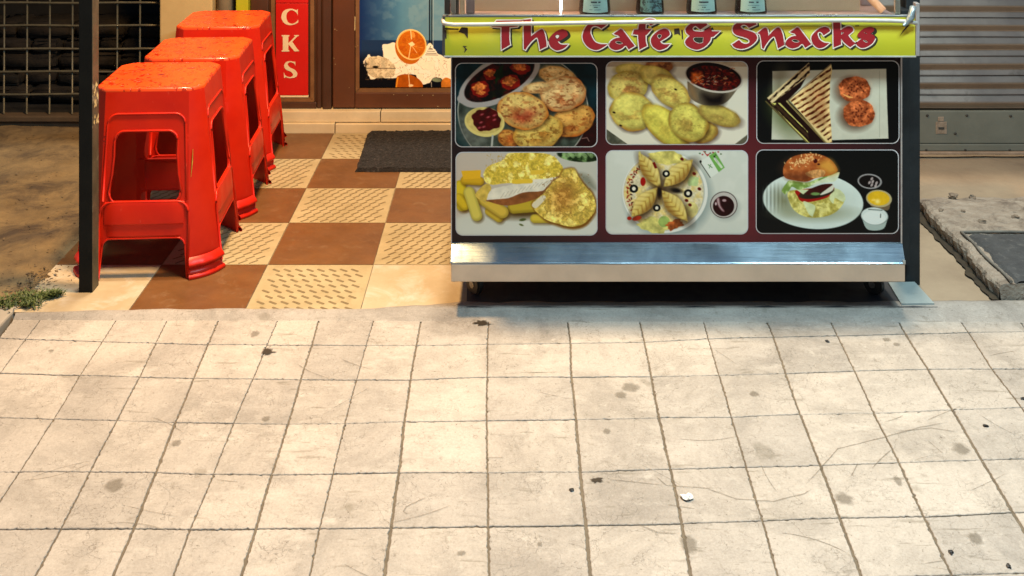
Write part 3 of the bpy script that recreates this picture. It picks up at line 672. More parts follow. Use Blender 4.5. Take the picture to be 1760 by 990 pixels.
# ------------------------------------------------------------------ printed pictures
def vnoise(w, h, sx, sy, seed, oct=4):
    r = np.random.default_rng(seed); out = np.zeros((h, w)); amp = 1; tot = 0
    for o in range(oct):
        gx, gy = max(2, int(w/sx*2**o)+2), max(2, int(h/sy*2**o)+2); G = r.random((gy, gx))
        xs = np.linspace(0, gx-1.001, w); ys_ = np.linspace(0, gy-1.001, h)
        xi = xs.astype(int); yi = ys_.astype(int); fx = xs-xi; fy = (ys_-yi)[:, None]; fx = fx*fx*(3-2*fx); fy = fy*fy*(3-2*fy)
        a = G[np.ix_(yi, xi)]; b = G[np.ix_(yi, xi+1)]; c = G[np.ix_(yi+1, xi)]; d = G[np.ix_(yi+1, xi+1)]
        out += amp*((a*(1-fx)+b*fx)*(1-fy)+(c*(1-fx)+d*fx)*fy); tot += amp; amp *= .55
    return out/tot
class Paint:                          # colours in 0..255, coordinates in units of the traced picture
    def __init__(s, x0, y0, x1, y1, w, h, bg, seed=1):
        s.w, s.h = w, h; s.X, s.Y = np.meshgrid(np.linspace(x0, x1, w), np.linspace(y0, y1, h)); s.u = (x1-x0)/w
        s.c = np.ones((h, w, 3))*np.array(bg, float); s.seed = seed
        s.n1 = vnoise(w, h, 40, 40, seed)*2-1; s.n2 = vnoise(w, h, 12, 12, seed+1, 3)*2-1; s.n3 = vnoise(w, h, 4, 4, seed+2, 2)*2-1
    def put(s, m, col, tex=0, fine=0, tint=None):
        col = np.array(col, float)[None, None, :]*np.ones((s.h, s.w, 1))
        if tint is not None:
            k = np.clip(s.n2*2.2+.35, 0, 1)[..., None]; col = col*(1-k)+np.array(tint, float)*k
        col = col*(1+tex*s.n2[..., None]+fine*s.n3[..., None]); m = np.clip(m, 0, 1)[..., None]
        s.c = s.c*(1-m)+col*m
    def em(s, cx, cy, rx, ry, a=0, soft=1.5, wob=0, f=4):
        a = math.radians(a); dx, dy = s.X-cx, s.Y-cy; u = (dx*math.cos(a)+dy*math.sin(a))/rx; v = (-dx*math.sin(a)+dy*math.cos(a))/ry
        r = np.hypot(u, v)
        if wob: th = np.arctan2(v, u); r = r*(1+wob*np.sin(f*th+cx)+wob*.6*np.sin((f*2+1)*th+cy)+wob*.8*s.n2)
        return np.clip((1-r)*min(rx, ry)/(soft*s.u)+.5, 0, 1), r, u, v
    def ell(s, cx, cy, rx, ry, a=0, col=(0, 0, 0), soft=1.5, tex=0, fine=0, wob=0, tint=None, alpha=1, f=4):
        m, *_ = s.em(cx, cy, rx, ry, a, soft, wob, f); s.put(m*alpha, col, tex, fine, tint)
    def ring(s, cx, cy, rx, ry, wd, a=0, col=(0, 0, 0), alpha=1, soft=1.5):
        m1, *_ = s.em(cx, cy, rx, ry, a, soft); m2, *_ = s.em(cx, cy, rx-wd, ry-wd, a, soft); s.put((m1-m2*m1)*alpha, col)
    def poly(s, pts, col, soft=1.5, tex=0, fine=0, tint=None, alpha=1, smooth=True, wob=0):
        P = smooth_outline(pts, 4) if smooth else np.array([p[:2] for p in pts], float)
        ins = np.zeros(s.X.shape, bool); dm = np.full(s.X.shape, 1e9); n = len(P); X = s.X+wob*s.n2; Y = s.Y+wob*s.n1
        for i in range(n):
            a, b = P[i], P[(i+1) % n]
            if abs(a[1]-b[1]) > 1e-9:
                cr = ((a[1] > Y) != (b[1] > Y)) & (X < (b[0]-a[0])*(Y-a[1])/(b[1]-a[1])+a[0]); ins ^= cr
            e = b-a; L = e@e+1e-9; t = np.clip(((X-a[0])*e[0]+(Y-a[1])*e[1])/L, 0, 1)
            dm = np.minimum(dm, np.hypot(X-a[0]-t*e[0], Y-a[1]-t*e[1]))
        m = np.clip(np.where(ins, dm, -dm)/(soft*s.u)+.5, 0, 1)*alpha; s.put(m, col, tex, fine, tint); return m
    def line(s, pts, wd, col, alpha=1, soft=1.5):
        dm = np.full(s.X.shape, 1e9)
        for a, b in zip(pts, pts[1:]):
            ex, ey = b[0]-a[0], b[1]-a[1]; L = ex*ex+ey*ey+1e-9; t = np.clip(((s.X-a[0])*ex+(s.Y-a[1])*ey)/L, 0, 1)
            dm = np.minimum(dm, np.hypot(s.X-a[0]-t*ex, s.Y-a[1]-t*ey))
        s.put(np.clip((wd/2-dm)/(soft*s.u)+.5, 0, 1)*alpha, col)
    def bread(s, cx, cy, rx, ry, a, base, edge, dark, shadow=True, tex=.14, fine=.08, pit=1.0):
        if shadow: s.ell(cx+12, cy+16, rx*1.02, ry*1.02, a, (35, 14, 10), soft=9, alpha=.6, wob=.02)
        s.ell(cx, cy, rx, ry, a, edge, tex=tex, wob=.025)
        m, r, u, v = s.em(cx-4, cy-5, rx*.93, ry*.92, a, 8, .03)
        s.put(m, base, tex, fine)
        k = np.clip((vnoise(s.w, s.h, 22, 12, int(cx+cy), 4)-.50+.16*v)*7, 0, 1)*np.clip(1.15-r, 0, 1); s.put(m*k*.85*pit, dark, .25, .25); k = np.clip((vnoise(s.w, s.h, 7, 5, int(cx+cy)+9, 2)-.60)*9, 0, 1); s.put(m*k*.55*pit*pit, [c*.7 for c in dark])
        hl = np.clip(.75-np.hypot(u+.3, v+.35), 0, 1); s.put(m*hl*.55, [min(255, c*1.22+14) for c in base], .05)
        sh_ = np.clip(np.hypot(u-.0, v-.0)-.72, 0, 1)*np.clip(u*.6+v*.8, 0, 1); s.put(m*sh_*1.6, [c*.62 for c in base])
def pic(name, P, x0, y0, x1, y1, Y, r, parent, mat, gain=1.0, label=None):
    h, w = P.h, P.w; A = px(x0, y0, Y); B = px(x1, y1, Y); X = np.linspace(A.x, B.x, w); Z = np.linspace(A.z, B.z, h)
    XX, ZZ = np.meshgrid(X, Z); cx, cz = (A.x+B.x)/2, (A.z+B.z)/2; hx, hz = abs(B.x-A.x)/2-r, abs(A.z-B.z)/2-r
    if r > 0:
        dx = XX-cx; dz = ZZ-cz; qx = np.maximum(np.abs(dx)-hx, 0); qz = np.maximum(np.abs(dz)-hz, 0); L = np.hypot(qx, qz)
        k = np.where(L > r, r/np.maximum(L, 1e-9), 1); both = (qx > 0) & (qz > 0)
        XX = np.where(both, cx+np.sign(dx)*(hx+qx*k), XX); ZZ = np.where(both, cz+np.sign(dz)*(hz+qz*k), ZZ)
    co = np.stack([XX, np.full_like(XX, Y), ZZ], -1).reshape(-1, 3)
    idx = np.arange(w*h).reshape(h, w); q = np.stack([idx[:-1, :-1], idx[1:, :-1], idx[1:, 1:], idx[:-1, 1:]], -1).reshape(-1, 4)
    me = bpy.data.meshes.new(name); me.vertices.add(w*h); me.vertices.foreach_set('co', co.ravel())
    me.loops.add(q.size); me.loops.foreach_set('vertex_index', q.ravel().astype(np.int32))
    me.polygons.add(len(q)); me.polygons.foreach_set('loop_start', np.arange(0, q.size, 4, dtype=np.int32))
    try: me.polygons.foreach_set('loop_total', np.full(len(q), 4, dtype=np.int32))
    except Exception: pass
    me.update(); me.validate()
    c = np.clip((P.c/255-.5)*1.18+.505, .02, 1).reshape(-1, 3)*np.array([1.03, .985, .94]); c = np.where(c <= .04045, c/12.92, ((c+.055)/1.055)**2.4)*gain
    at = me.color_attributes.new('Col', 'FLOAT_COLOR', 'POINT')
    at.data.foreach_set('color', np.concatenate([c, np.ones((len(c), 1))], 1).ravel().astype(np.float32))
    me.materials.append(mat); o = bpy.data.objects.new(name, me); COL.objects.link(o); o.parent = parent
    o.matrix_parent_inverse = Matrix.Translation(parent.location).inverted()
    if label: o['label'] = label
    return o

# poster on the door (orange slice over ice); traced at 7.07 units per image pixel
P = Paint(127, -460, 1900, 919, 420, 340, (95, 140, 165), 3)
u = np.clip((P.X-150)/500, 0, 1); P.put(np.ones_like(u), (90, 138, 165), .03)
P.put(1-u, (38, 62, 105)); P.put(np.clip((P.n1-.05)*1.5, 0, .35)*u, (150, 175, 180))
P.put(np.clip((P.X-560)/300, 0, 1)*.5, (128, 158, 168)); P.poly([(150,345,1),(1900,355,1),(1900,930,1),(150,930,1)], (44, 66, 98), smooth=False)
P.put(np.clip((P.Y-460)/200, 0, 1), (22, 26, 34))
P.line([(975,-600),(975,400)], 16, (18, 22, 30)); P.line([(1002,-600),(1000,400)], 12, (14, 18, 24)); P.line([(1020,-600),(1016,430)], 6, (170, 185, 185)); P.line([(955,-600),(950,400)], 4, (130, 150, 160))
ice = (255, 236, 208)
P.poly([(1300,450),(1330,320),(1420,260),(1520,300),(1600,240),(1700,330),(1900,350,1),(1900,830,1),(1300,820)], ice, tex=.07, tint=(225,195,160), wob=26)
P.poly([(415,470),(410,400),(480,385),(560,378),(620,500),(700,640),(560,640),(430,560)], ice, tex=.04, wob=16)
P.poly([(160,640),(200,560),(240,525),(290,560),(360,530),(420,545),(520,600),(640,650),(760,600),(860,560),(900,500),(940,400),(1000,380),(1050,470),(1110,520),(1200,570),(1300,560),(1330,820),(1180,850),(1050,800),(930,880),(840,850),(800,770),(700,760),(640,800),(540,800),(440,815),(380,780),(260,815),(220,720)], ice, tex=.06, wob=24)
P.poly([(200,690),(240,560),(420,550),(540,640),(560,720),(520,790),(300,800)], (196, 186, 150), tex=.18, fine=.1, wob=8, alpha=.8)
k = np.clip((np.abs(P.n2) < .05)*1.0, 0, 1)*((P.Y > 560) & (P.Y < 830) & (P.X > 200) & (P.X < 1200)); P.put(k*.5, (150, 118, 86))
P.line([(200,688),(560,688)], 7, (60, 50, 35)); P.ell(320, 672, 36, 14, 0, (40, 32, 22)); P.ell(200, 640, 20, 30, 0, (40, 40, 40), wob=.3, alpha=.7)
for yy in (455, 480, 505, 525): P.line([(960-(yy-455)*.5, yy), (1010+(yy-455)*.9, yy+2)], 7, (90, 75, 60))
P.line([(985,420),(975,450),(1005,450)], 6, (60, 50, 40)); P.ell(1060, 830, 60, 25, 5, (120, 130, 105), tex=.2); P.ell(950, 905, 60, 25, 0, (18, 22, 30)); P.line([(995,860),(997,920)], 7, (200, 190, 170))
P.poly([(560,930,1),(575,800),(620,770),(700,760),(800,790),(880,860),(895,930,1)], (170, 92, 28), tex=.12); P.line([(720,770),(735,920)], 9, (240, 205, 150)); P.ell(748, 897, 30, 15, 0, (235, 200, 150))
P.line([(570,920),(590,800)], 16, (222, 150, 50)); P.poly([(1115,930,1),(1120,840),(1180,800),(1260,850),(1280,930,1)], (190, 120, 50), tex=.2)
P.ell(715, 455, 152, 190, -25, (190, 110, 35)); P.ell(755, 400, 178, 192, -35, (248, 208, 140)); P.ell(757, 402, 160, 173, -35, (205, 118, 34), tex=.13, fine=.05, tint=(176, 92, 26))
P.ring(757, 402, 167, 180, 9, -35, (236, 168, 70), .7)
for a in range(0, 360, 24):
    q = math.radians(a+8); P.line([(757+30*math.cos(q), 400+30*math.sin(q)), (757+118*math.cos(q), 400+126*math.sin(q))], 3.5, (230, 150, 70), .55)
P.line([(745,225),(755,330)], 12, (248, 214, 150)); P.line([(745,425),(720,570)], 9, (248, 214, 150)); P.line([(770,430),(820,500)], 6, (246, 210, 150)); P.line([(780,420),(900,440)], 4, (236, 170, 90))
P.ell(758, 395, 32, 26, 0, (250, 222, 165), wob=.15); P.ell(775, 280, 22, 38, -15, (236, 180, 100), tex=.2, alpha=.6)
dr = bpy.data.objects['shop_door']
pic('poster', P, 618, -45, 870, 150, 4.489, 0, dr, M['poster'], .95)
bm = bmesh.new(); face(bm, [(bx(618), 4.4892, bz(-45.2)), (.2, 4.4892, bz(-45.2)), (.2, 4.4892, 2.1), (bx(618), 4.4892, 2.1)])
o = kid('poster_sky', bm, grime('poster_blue', lin(82, 125, 150), lin(60, 100, 135), 3, .3, bump=.03), dr)

# ------------------------------------------------------------------ food cart
CY = 2.966
cart = thing('food_cart', 'wheeled snack cart with lime banner, six food pictures and a steel bumper', 'food cart', (.42, 3.2, 0))
bm = bmesh.new(); bevbox(bm, -.154, 1.006, 2.972, 3.62, .10, .745, .003); kid('body', bm, M['post_cool'], cart)
bm = bmesh.new(); a = px(776.5, 97, CY); b = px(1549.5, 418, CY); box(bm, a.x, b.x, CY, CY+.005, b.z-.01, a.z+.05); kid('front_panel', bm, M['panel'], cart)
bm = bmesh.new(); a = px(1548, 97, CY-.003); b = px(1550.5, 418, CY-.003); box(bm, a.x, b.x, CY-.004, CY+.006, b.z, a.z); kid('edge_trim', bm, M['trim'], cart)
bm = bmesh.new(); a = px(775, 97, CY-.003); b = px(776.6, 418, CY-.003); box(bm, a.x, b.x, CY-.004, CY+.006, b.z, a.z); kid('edge_trim', bm, M['trim'], cart)
def rrect(bm, x0, y0, x1, y1, Y, r):
    A = px(x0, y0, Y); B = px(x1, y1, Y); pts = []
    for cx, cz, a0 in ((B.x-r, A.z-r, 0), (A.x+r, A.z-r, 90), (A.x+r, B.z+r, 180), (B.x-r, B.z+r, 270)):
        for k in range(9):
            q = math.radians(a0+k*90/8); pts.append((cx+r*math.cos(q), Y, cz+r*math.sin(q)))
    face(bm, pts)
PIC = {1: (782,108,1027,253), 2: (1041,105,1286,249), 3: (1300,104,1546,247), 4: (783,261,1027,405), 5: (1041,258,1286,403), 6: (1299,257,1545,402)}
GW, GH = 300, 176
def canvas(k, bg, seed):
    x0, y0, x1, y1 = PIC[k]; ox = {1: 770, 2: 1030, 3: 1290, 4: 770, 5: 1030, 6: 1290}[k]; oy, sc = (100, 6.518) if k < 4 else (250, 6.189)
    return Paint((x0+1.5-ox)*sc, (y0+1.5-oy)*sc, (x1-1.5-ox)*sc, (y1-1.5-oy)*sc, GW, GH, bg, seed)
def place(k, P, label, gain=1.0):
    x0, y0, x1, y1 = PIC[k]; bm = bmesh.new(); rrect(bm, x0, y0, x1, y1, CY-.0006, .019); fr = kid('picture_border', bm, M['border'], cart)
    o = pic('food_picture', P, x0+1.5, y0+1.5, x1-1.5, y1-1.5, CY-.0012, .0175, cart, M['print'], gain, label)
# 1: fritters, curry dish, sauce
P = canvas(1, (14, 40, 44), 21); P.put(np.clip(P.n1+.3, 0, 1)*.5, (20, 70, 82)); P.poly([(1250,978,1),(1400,820),(1700,700,1),(1700,1000,1)], (48, 16, 16), tex=.3)
P.ell(840, 590, 735, 660, 0, (150, 150, 140)); P.ell(840, 590, 722, 648, 0, (66, 74, 66), tex=.35); P.ell(300, 800, 220, 200, 0, (110, 112, 104), tex=.2, soft=30, alpha=.7)
P.bread(1230, 200, 210, 105, 12, (205, 175, 120), (176, 120, 60), (150, 90, 40))
P.ell(575, 245, 500, 235, -28, (158, 152, 148)); P.ell(230, 440, 130, 70, -10, (158, 152, 148)); P.ell(575, 235, 430, 190, -27, (30, 10, 10), tex=.4, tint=(54, 12, 12))
for cx, cy, rx, ry, q in ((360, 340, 105, 85, -10), (480, 180, 85, 65, 0), (700, 270, 110, 85, -5), (810, 110, 110, 70, 10), (380, 400, 70, 40, 0)):
    P.ell(cx, cy, rx, ry, q, (120, 30, 20), tex=.3, wob=.06); P.ell(cx-10, cy-14, rx*.7, ry*.6, q, (196, 120, 62), tex=.5, fine=.3, wob=.12, alpha=.85)
P.ell(570, 180, 40, 90, 20, (22, 44, 22), tex=.5, wob=.2); P.ell(540, 400, 120, 40, -20, (24, 34, 16), tex=.5, wob=.2, alpha=.8)
P.bread(1400, 700, 250, 175, -20, (196, 150, 80), (170, 96, 40), (140, 62, 26)); P.bread(1290, 400, 260, 195, -12, (206, 172, 118), (170, 100, 52), (156, 76, 40))
P.bread(1010, 330, 170, 60, -8, (210, 178, 122), (180, 120, 70), (160, 100, 60), shadow=False); P.bread(680, 900, 120, 95, 20, (190, 140, 70), (165, 90, 40), (140, 60, 26))
P.bread(1010, 830, 280, 200, -15, (200, 172, 92), (180, 130, 58), (150, 96, 40)); P.bread(835, 590, 285, 205, 12, (206, 176, 106), (184, 116, 54), (150, 66, 36))
P.ell(870, 640, 120, 60, -20, (150, 64, 46), tex=.3, soft=14, wob=.1, alpha=.75)
P.ell(410, 715, 225, 165, 8, (206, 190, 120)); P.ell(410, 700, 205, 145, 8, (180, 160, 96), tex=.25, alpha=.6); P.ell(430, 690, 160, 128, 0, (74, 10, 18), tex=.3, wob=.06)
for cx, cy in ((380,630),(450,660),(520,690),(370,720),(400,770),(350,780),(520,640)): P.ell(cx, cy, 18, 9, -20, (190, 110, 110), soft=3, alpha=.8)
P.line([(500,870),(490,990)], 22, (168, 170, 160)); P.line([(1500,900),(1560,890),(1580,930)], 10, (170,150,140), .6)
place(1, P, 'top left food picture: fried breads with curry and red sauce', .95)
# 2: puris and bowl
P = canvas(2, (196, 192, 176), 31); P.poly([(60,0,1),(1700,0,1),(1700,95,1),(60,95,1)], (166, 150, 130), smooth=False, tex=.1)
P.put(np.clip((P.Y-500)/900, 0, .4), (214, 208, 190)); P.poly([(60,780,1),(340,980,1),(60,980,1)], (84, 84, 72), smooth=False, tex=.5); P.poly([(1500,978,1),(1680,840,1),(1700,978,1)], (96, 92, 78), smooth=False)
yb, ye, yd = (192, 176, 98), (160, 136, 60), (140, 92, 50)
P.bread(670, 90, 150, 80, 0, (150, 100, 60), (120, 70, 40), (90, 50, 30)); P.bread(360, 130, 180, 70, 0, yb, ye, yd, pit=.2)
P.bread(320, 320, 225, 175, -8, (186, 170, 96), ye, (140, 80, 46), pit=.8); P.bread(650, 210, 205, 110, 22, yb, ye, yd, pit=.3)
P.bread(800, 380, 250, 150, 38, (192, 178, 96), (150, 116, 60), (126, 80, 44), pit=.7)
P.bread(370, 600, 250, 215, 12, (192, 182, 98), (158, 120, 56), (150, 96, 46), pit=.45); P.bread(740, 760, 320, 165, 42, (190, 180, 84), (156, 124, 52), (146, 98, 48), pit=.25)
P.bread(1160, 830, 170, 120, -10, (170, 150, 76), (130, 90, 50), yd, pit=.3); P.bread(1000, 720, 235, 200, 40, (190, 180, 92), (140, 110, 50), (112, 76, 40), pit=.6)
P.bread(1345, 640, 245, 108, 20, (176, 160, 84), (130, 100, 56), (120, 84, 50), pit=.4)
for q in ((165,608),(240,755),(855,350)): P.ell(*q, 17, 10, 20, (44, 24, 14))
P.poly([(985,260,1),(1010,430),(1150,520),(1330,525),(1440,480),(1560,330,1)], (104, 94, 78), tex=.1); P.poly([(1160,400),(1270,420),(1400,390),(1380,520),(1250,530),(1180,480)], (26, 20, 18), soft=20)
P.poly([(1000,300),(1040,300),(1090,450),(1040,430)], (150, 110, 70), soft=14, alpha=.6); P.ell(1285, 215, 330, 168, 10, (176, 168, 156)); P.ell(1282, 208, 312, 152, 10, (30, 14, 12)); P.ell(1290, 225, 290, 135, 10, (96, 26, 20), tex=.6, fine=.5, tint=(40, 20, 14))
P.ell(1095, 215, 65, 62, 0, (204, 104, 48), tex=.35, soft=8, wob=.1)
r_ = random.Random(3)
for k in range(90):
    x = r_.gauss(1280, 110); y = r_.gauss(225, 48); a = r_.uniform(-1, 1); P.line([(x, y), (x+30*math.cos(a), y+22*math.sin(a))], 8, r_.choice([(196,150,110),(160,80,50),(30,12,10),(180,170,150),(120,30,20)]), .75)
place(2, P, 'top middle food picture: round puris beside a steel bowl of curry')
# 3: grilled sandwiches
P = canvas(3, (22, 24, 25), 41)
P.poly([(245,145,1),(900,130,1),(1520,118,1),(1530,500,1),(1545,900,1),(900,918,1),(235,912,1),(245,500,1)], (184, 184, 168), tex=.03, smooth=False); P.put(np.clip((P.X-1440)/8, 0, 1)*np.clip((1452-P.X)/8, 0, 1)*((P.Y > 140) & (P.Y < 890)), (140, 140, 124))
P.ell(400, 640, 150, 240, -35, (70, 80, 40), soft=40, alpha=.7); P.ell(320, 300, 60, 160, 10, (110, 104, 80), soft=30, alpha=.8)
def toast(P, pts, side, ang, sp, ph, base, dark):
    m = P.poly(pts, base, smooth=False, tex=.12, wob=4); a = math.radians(ang)
    s_ = (P.X*math.sin(a)-P.Y*math.cos(a))*-1; k = np.clip(np.sin((s_+ph)/sp*2*math.pi+P.n2*1.2)*2.2-.1, 0, 1)
    al = P.X*math.cos(a)+P.Y*math.sin(a); k2 = np.clip(1.0+.45*np.sin(al/17+P.n1*3)+1.0*P.n1, 0.35, 1); P.put(m*k*k2, dark, .3, .2); return m
P.poly([(175,470,1),(650,50,1),(672,130,1),(560,330,1),(420,470,1),(900,950,1),(870,980,1),(670,980,1)], (40, 24, 20), smooth=False)
toast(P, [(185,445,1),(655,50,1),(668,185,1),(240,505,1)], 0, -42, 62, 20, (206, 186, 142), (46, 26, 18))
toast(P, [(225,500,1),(330,500,1),(640,820,1),(665,975,1),(640,965,1)], 0, 45, 46, 5, (192, 186, 110), (40, 26, 14)); P.line([(172,485),(640,950)], 14, (96, 84, 52)); P.line([(300,540),(660,900)], 60, (40, 22, 20), .85)
P.poly([(440,470,1),(905,70,1),(915,140,1),(880,330,1),(885,560,1),(905,800,1),(915,985,1),(870,975,1)], (205, 186, 134), smooth=False)
toast(P, [(440,470,1),(905,75,1),(890,300,1),(882,560,1),(905,800,1),(910,965,1)], 0, -33, 58, 0, (216, 190, 136), (92, 46, 24))
k = np.clip((P.X-560)/200, 0, 1)*np.clip((880-P.X)/60, 0, 1)*np.clip((P.Y-260)/100, 0, 1)*np.clip((800-P.Y)/100, 0, 1); P.put(k*.35, (110, 52, 28), .3); P.line([(408,482),(870,975)], 20, (150, 140, 96)); P.line([(430,500),(850,960)], 6, (80, 60, 30)); P.line([(425,470),(900,66)], 10, (130, 110, 84))
for cx, cy, rx, ry in ((1165, 345, 178, 142), (1215, 620, 178, 150)):
    P.ell(cx-40, cy+30, rx, ry, 0, (66, 46, 34), soft=20, alpha=.8); P.ell(cx, cy, rx, ry, 0, (140, 70, 40), tex=.3, fine=.25, wob=.03, tint=(170, 96, 58)); P.ell(cx-10, cy-15, rx*.7, ry*.65, 0, (176, 104, 66), tex=.4, fine=.3, soft=30, alpha=.6)
    for k in range(16): a = k*2.4; P.ell(cx+rx*.6*math.cos(a)*((k % 3)+1)/3, cy+ry*.6*math.sin(a)*((k % 3)+1)/3, 14, 8, k*30, (70, 24, 14), alpha=.7)
P.poly([(1030,400),(1090,420),(1150,440),(1100,445)], (206, 150, 90), tex=.2)
place(3, P, 'top right food picture: grilled sandwiches and two patties on a white plate')
# 4: battered fish and chips
P = canvas(4, (182, 172, 158), 51); P.put(np.clip((P.X-300)/1500, 0, .6), (176, 182, 172)); P.ell(800, 1250, 1300, 580, 0, (190, 192, 180), soft=12); P.ell(850, 1000, 800, 180, 0, (204, 206, 196), soft=50, alpha=.6)
P.ell(1400, 100, 240, 76, 4, (44, 62, 34), tex=.5, tint=(110, 136, 90))
for k in range(16): P.ell(1240+k*22, 90+25*math.sin(k*2.1), 26, 20, k*20, (126, 150, 104), tex=.25, alpha=.8)
P.poly([(1390,300),(1500,330),(1575,440),(1580,470),(1540,470),(1440,400)], (110, 112, 96), soft=12, alpha=.7)
P.ell(880, 690, 330, 80, -6, (70, 50, 20), soft=14, alpha=.8)
def chip_(x0, y0, x1, y1, w, col): P.line([(x0+10, y0+14), (x1+14, y1+16)], w*1.05, (84, 60, 20), .7, 8); P.line([(x0, y0), (x1, y1)], w, [c*.82 for c in col]); P.line([(x0-5, y0-7), (x1-5, y1-7)], w*.74, col, 1, 6)
chip_(130, 430, 150, 640, 120, (204, 180, 50)); chip_(110, 560, 180, 640, 100, (200, 172, 48)); chip_(180, 370, 340, 380, 90, (196, 158, 44)); P.poly([(140,270,1),(350,262,1),(345,350,1),(165,360,1)], (214, 170, 48), smooth=False)
chip_(700, 660, 960, 640, 130, (180, 158, 56)); chip_(440, 700, 540, 770, 95, (196, 170, 66)); chip_(360, 560, 580, 710, 130, (200, 172, 74)); chip_(225, 500, 305, 745, 120, (200, 186, 92)); chip_(920, 780, 1060, 780, 90, (200, 178, 70))
P.poly([(290,520),(400,410),(460,450),(420,600),(360,590)], (196, 170, 84), tex=.2)
P.poly([(400,590,1),(560,470),(900,370),(1130,340),(1040,470,1),(960,560),(640,640)], (130, 84, 50), tex=.2); P.poly([(410,580,1),(460,470),(620,430),(1000,330),(1150,340),(1060,420),(1000,480),(800,500),(640,560)], (208, 204, 186), tex=.08, wob=8)
for k in range(12): P.line([(560+k*45, 560-k*14), (600+k*45, 500-k*12)], 5, (150, 140, 120), .6)
P.poly([(380,300),(430,220),(590,150),(640,85),(800,70),(1080,95),(1200,200),(1220,300),(1120,340),(900,360),(760,410),(640,400),(480,420),(400,390)], (206, 182, 76), tex=.16, fine=.18, wob=10, tint=(222, 206, 120))
k = np.clip((np.abs(P.n2) < .06)*1.0, 0, 1)*((P.Y < 400) & (P.X > 400) & (P.X < 1180) & (P.Y > 90)); P.put(k*.45, (170, 130, 40)); P.line([(700,385),(880,380)], 46, (214, 182, 66)); P.line([(900,290),(1000,280)], 46, (212, 180, 70))
P.poly([(890,620),(1000,520),(1090,400),(1180,330),(1220,260),(1340,240),(1420,360),(1540,500),(1590,640),(1540,780),(1440,870),(1280,890),(1080,830),(960,740)], (120, 84, 34), soft=6, wob=8)
P.poly([(900,620),(1010,515),(1100,400),(1190,330),(1230,265),(1340,245),(1410,370),(1530,510),(1575,640),(1520,760),(1420,840),(1280,860),(1090,810),(960,730)], (200, 174, 84), tex=.2, fine=.22, wob=10, tint=(216, 196, 110))
P.ell(1230, 540, 130, 170, 20, (160, 104, 50), soft=30, tex=.3, alpha=.6); P.poly([(895,625),(1010,530),(1040,560),(990,620),(930,670)], (206, 198, 170), wob=5)
k = np.clip((np.abs(P.n2) < .06)*1.0, 0, 1)*((P.X > 1000) & (P.Y > 300) & (P.Y < 800) & (P.X < 1520)); P.put(k*.35, (110, 70, 30))
P.ell(795, 790, 36, 15, -10, (80, 90, 50)); P.ell(780, 845, 24, 10, 20, (96, 104, 60))
place(4, P, 'bottom left food picture: battered fish with potato wedges', .98)
# 5: plate of leaf shaped pastries
P = canvas(5, (190, 194, 184), 61); P.put(np.clip(P.n1, 0, .3), (206, 208, 200)); P.ell(735, 545, 455, 440, 0, (126, 140, 138), soft=22, alpha=.8)
P.ell(700, 500, 455, 432, 0, (206, 208, 200)); P.ell(690, 495, 432, 412, 0, (170, 172, 160)); P.ell(685, 495, 425, 405, 0, (206, 198, 166), tex=.12, fine=.1, tint=(196, 178, 118))
P.ell(720, 130, 190, 70, 5, (200, 190, 110), tex=.3, wob=.08); P.ell(590, 850, 170, 80, 5, (190, 184, 110), tex=.3, wob=.1); P.ell(690, 810, 60, 60, 0, (140, 160, 90), tex=.2); P.ell(1000, 380, 60, 55, 0, (166, 184, 130), tex=.25, wob=.1)
P.ell(980, 680, 70, 80, 0, (206, 196, 130), tex=.2); P.ell(800, 840, 90, 50, -20, (150, 84, 44), tex=.5, wob=.15)
for k in range(46):
    a = math.radians(140+k*2.4); x = 690+405*math.cos(a)*(.93+.06*math.sin(k*2)); y = 495+390*math.sin(a)*(.93+.05*math.cos(k*3)); P.ell(x, y, 15, 8, k*37, (138, 52, 34) if k % 3 else (70, 30, 20), alpha=.9)
def leaf(cx, cy, L, w, a):
    P.ell(cx+22, cy+26, L, w, a, (52, 34, 20), soft=14, alpha=.75); m, r, u, v = P.em(cx, cy, L, w, a, 1.5); sh_ = np.clip((1-np.abs(u)**1.6)-np.abs(v), 0, 1)*6; m = m*np.clip(sh_, 0, 1)
    P.put(m, (192, 172, 96), .12); k = np.clip(np.sin((u*9+np.abs(v)*3.2)*2.6)*1.3, 0, 1); P.put(m*k*.5, (140, 104, 46)); P.put(m*np.clip(-v*1.2, 0, .5), (222, 208, 140)); P.put(m*np.clip(v*1.2-.2, 0, .6), (118, 80, 38))
leaf(535, 265, 235, 92, 58); leaf(840, 295, 225, 100, -43); leaf(480, 605, 220, 100, -48); leaf(800, 640, 225, 98, 50)
P.line([(430,70),(440,130)], 16, (190, 176, 100)); P.ell(640, 500, 22, 60, 0, (30, 18, 12), soft=5); P.ell(820, 480, 60, 24, 10, (26, 20, 14), soft=5)
for cx, cy, q in ((712, 300, 40), (368, 460, 46), (945, 510, 46), (612, 665, 40)): P.ell(cx, cy, q, q*.95, 0, (22, 24, 24), tex=.2); P.ell(cx, cy, q*.42, q*.45, 0, (212, 208, 190))
P.ell(465, 385, 28, 46, 0, (150, 30, 22)); P.poly([(565,185,1),(590,175,1),(618,240,1),(590,245,1)], (110, 20, 16), smooth=False)
for x, y in ((928,585),(965,632),(1010,300),(1065,462),(880,145)): P.ell(x, y, 20, 16, 30, (96, 26, 18))
P.ell(320, 775, 24, 20, 0, (150, 40, 24)); P.ell(400, 775, 50, 24, -15, (140, 50, 30), tex=.3)
P.poly([(1165,110,1),(1235,65,1),(1335,235,1),(1270,285,1)], (112, 160, 84), smooth=False); P.poly([(1075,170,1),(1165,115,1),(1270,285,1),(1185,345,1)], (204, 210, 200), smooth=False, alpha=.8)
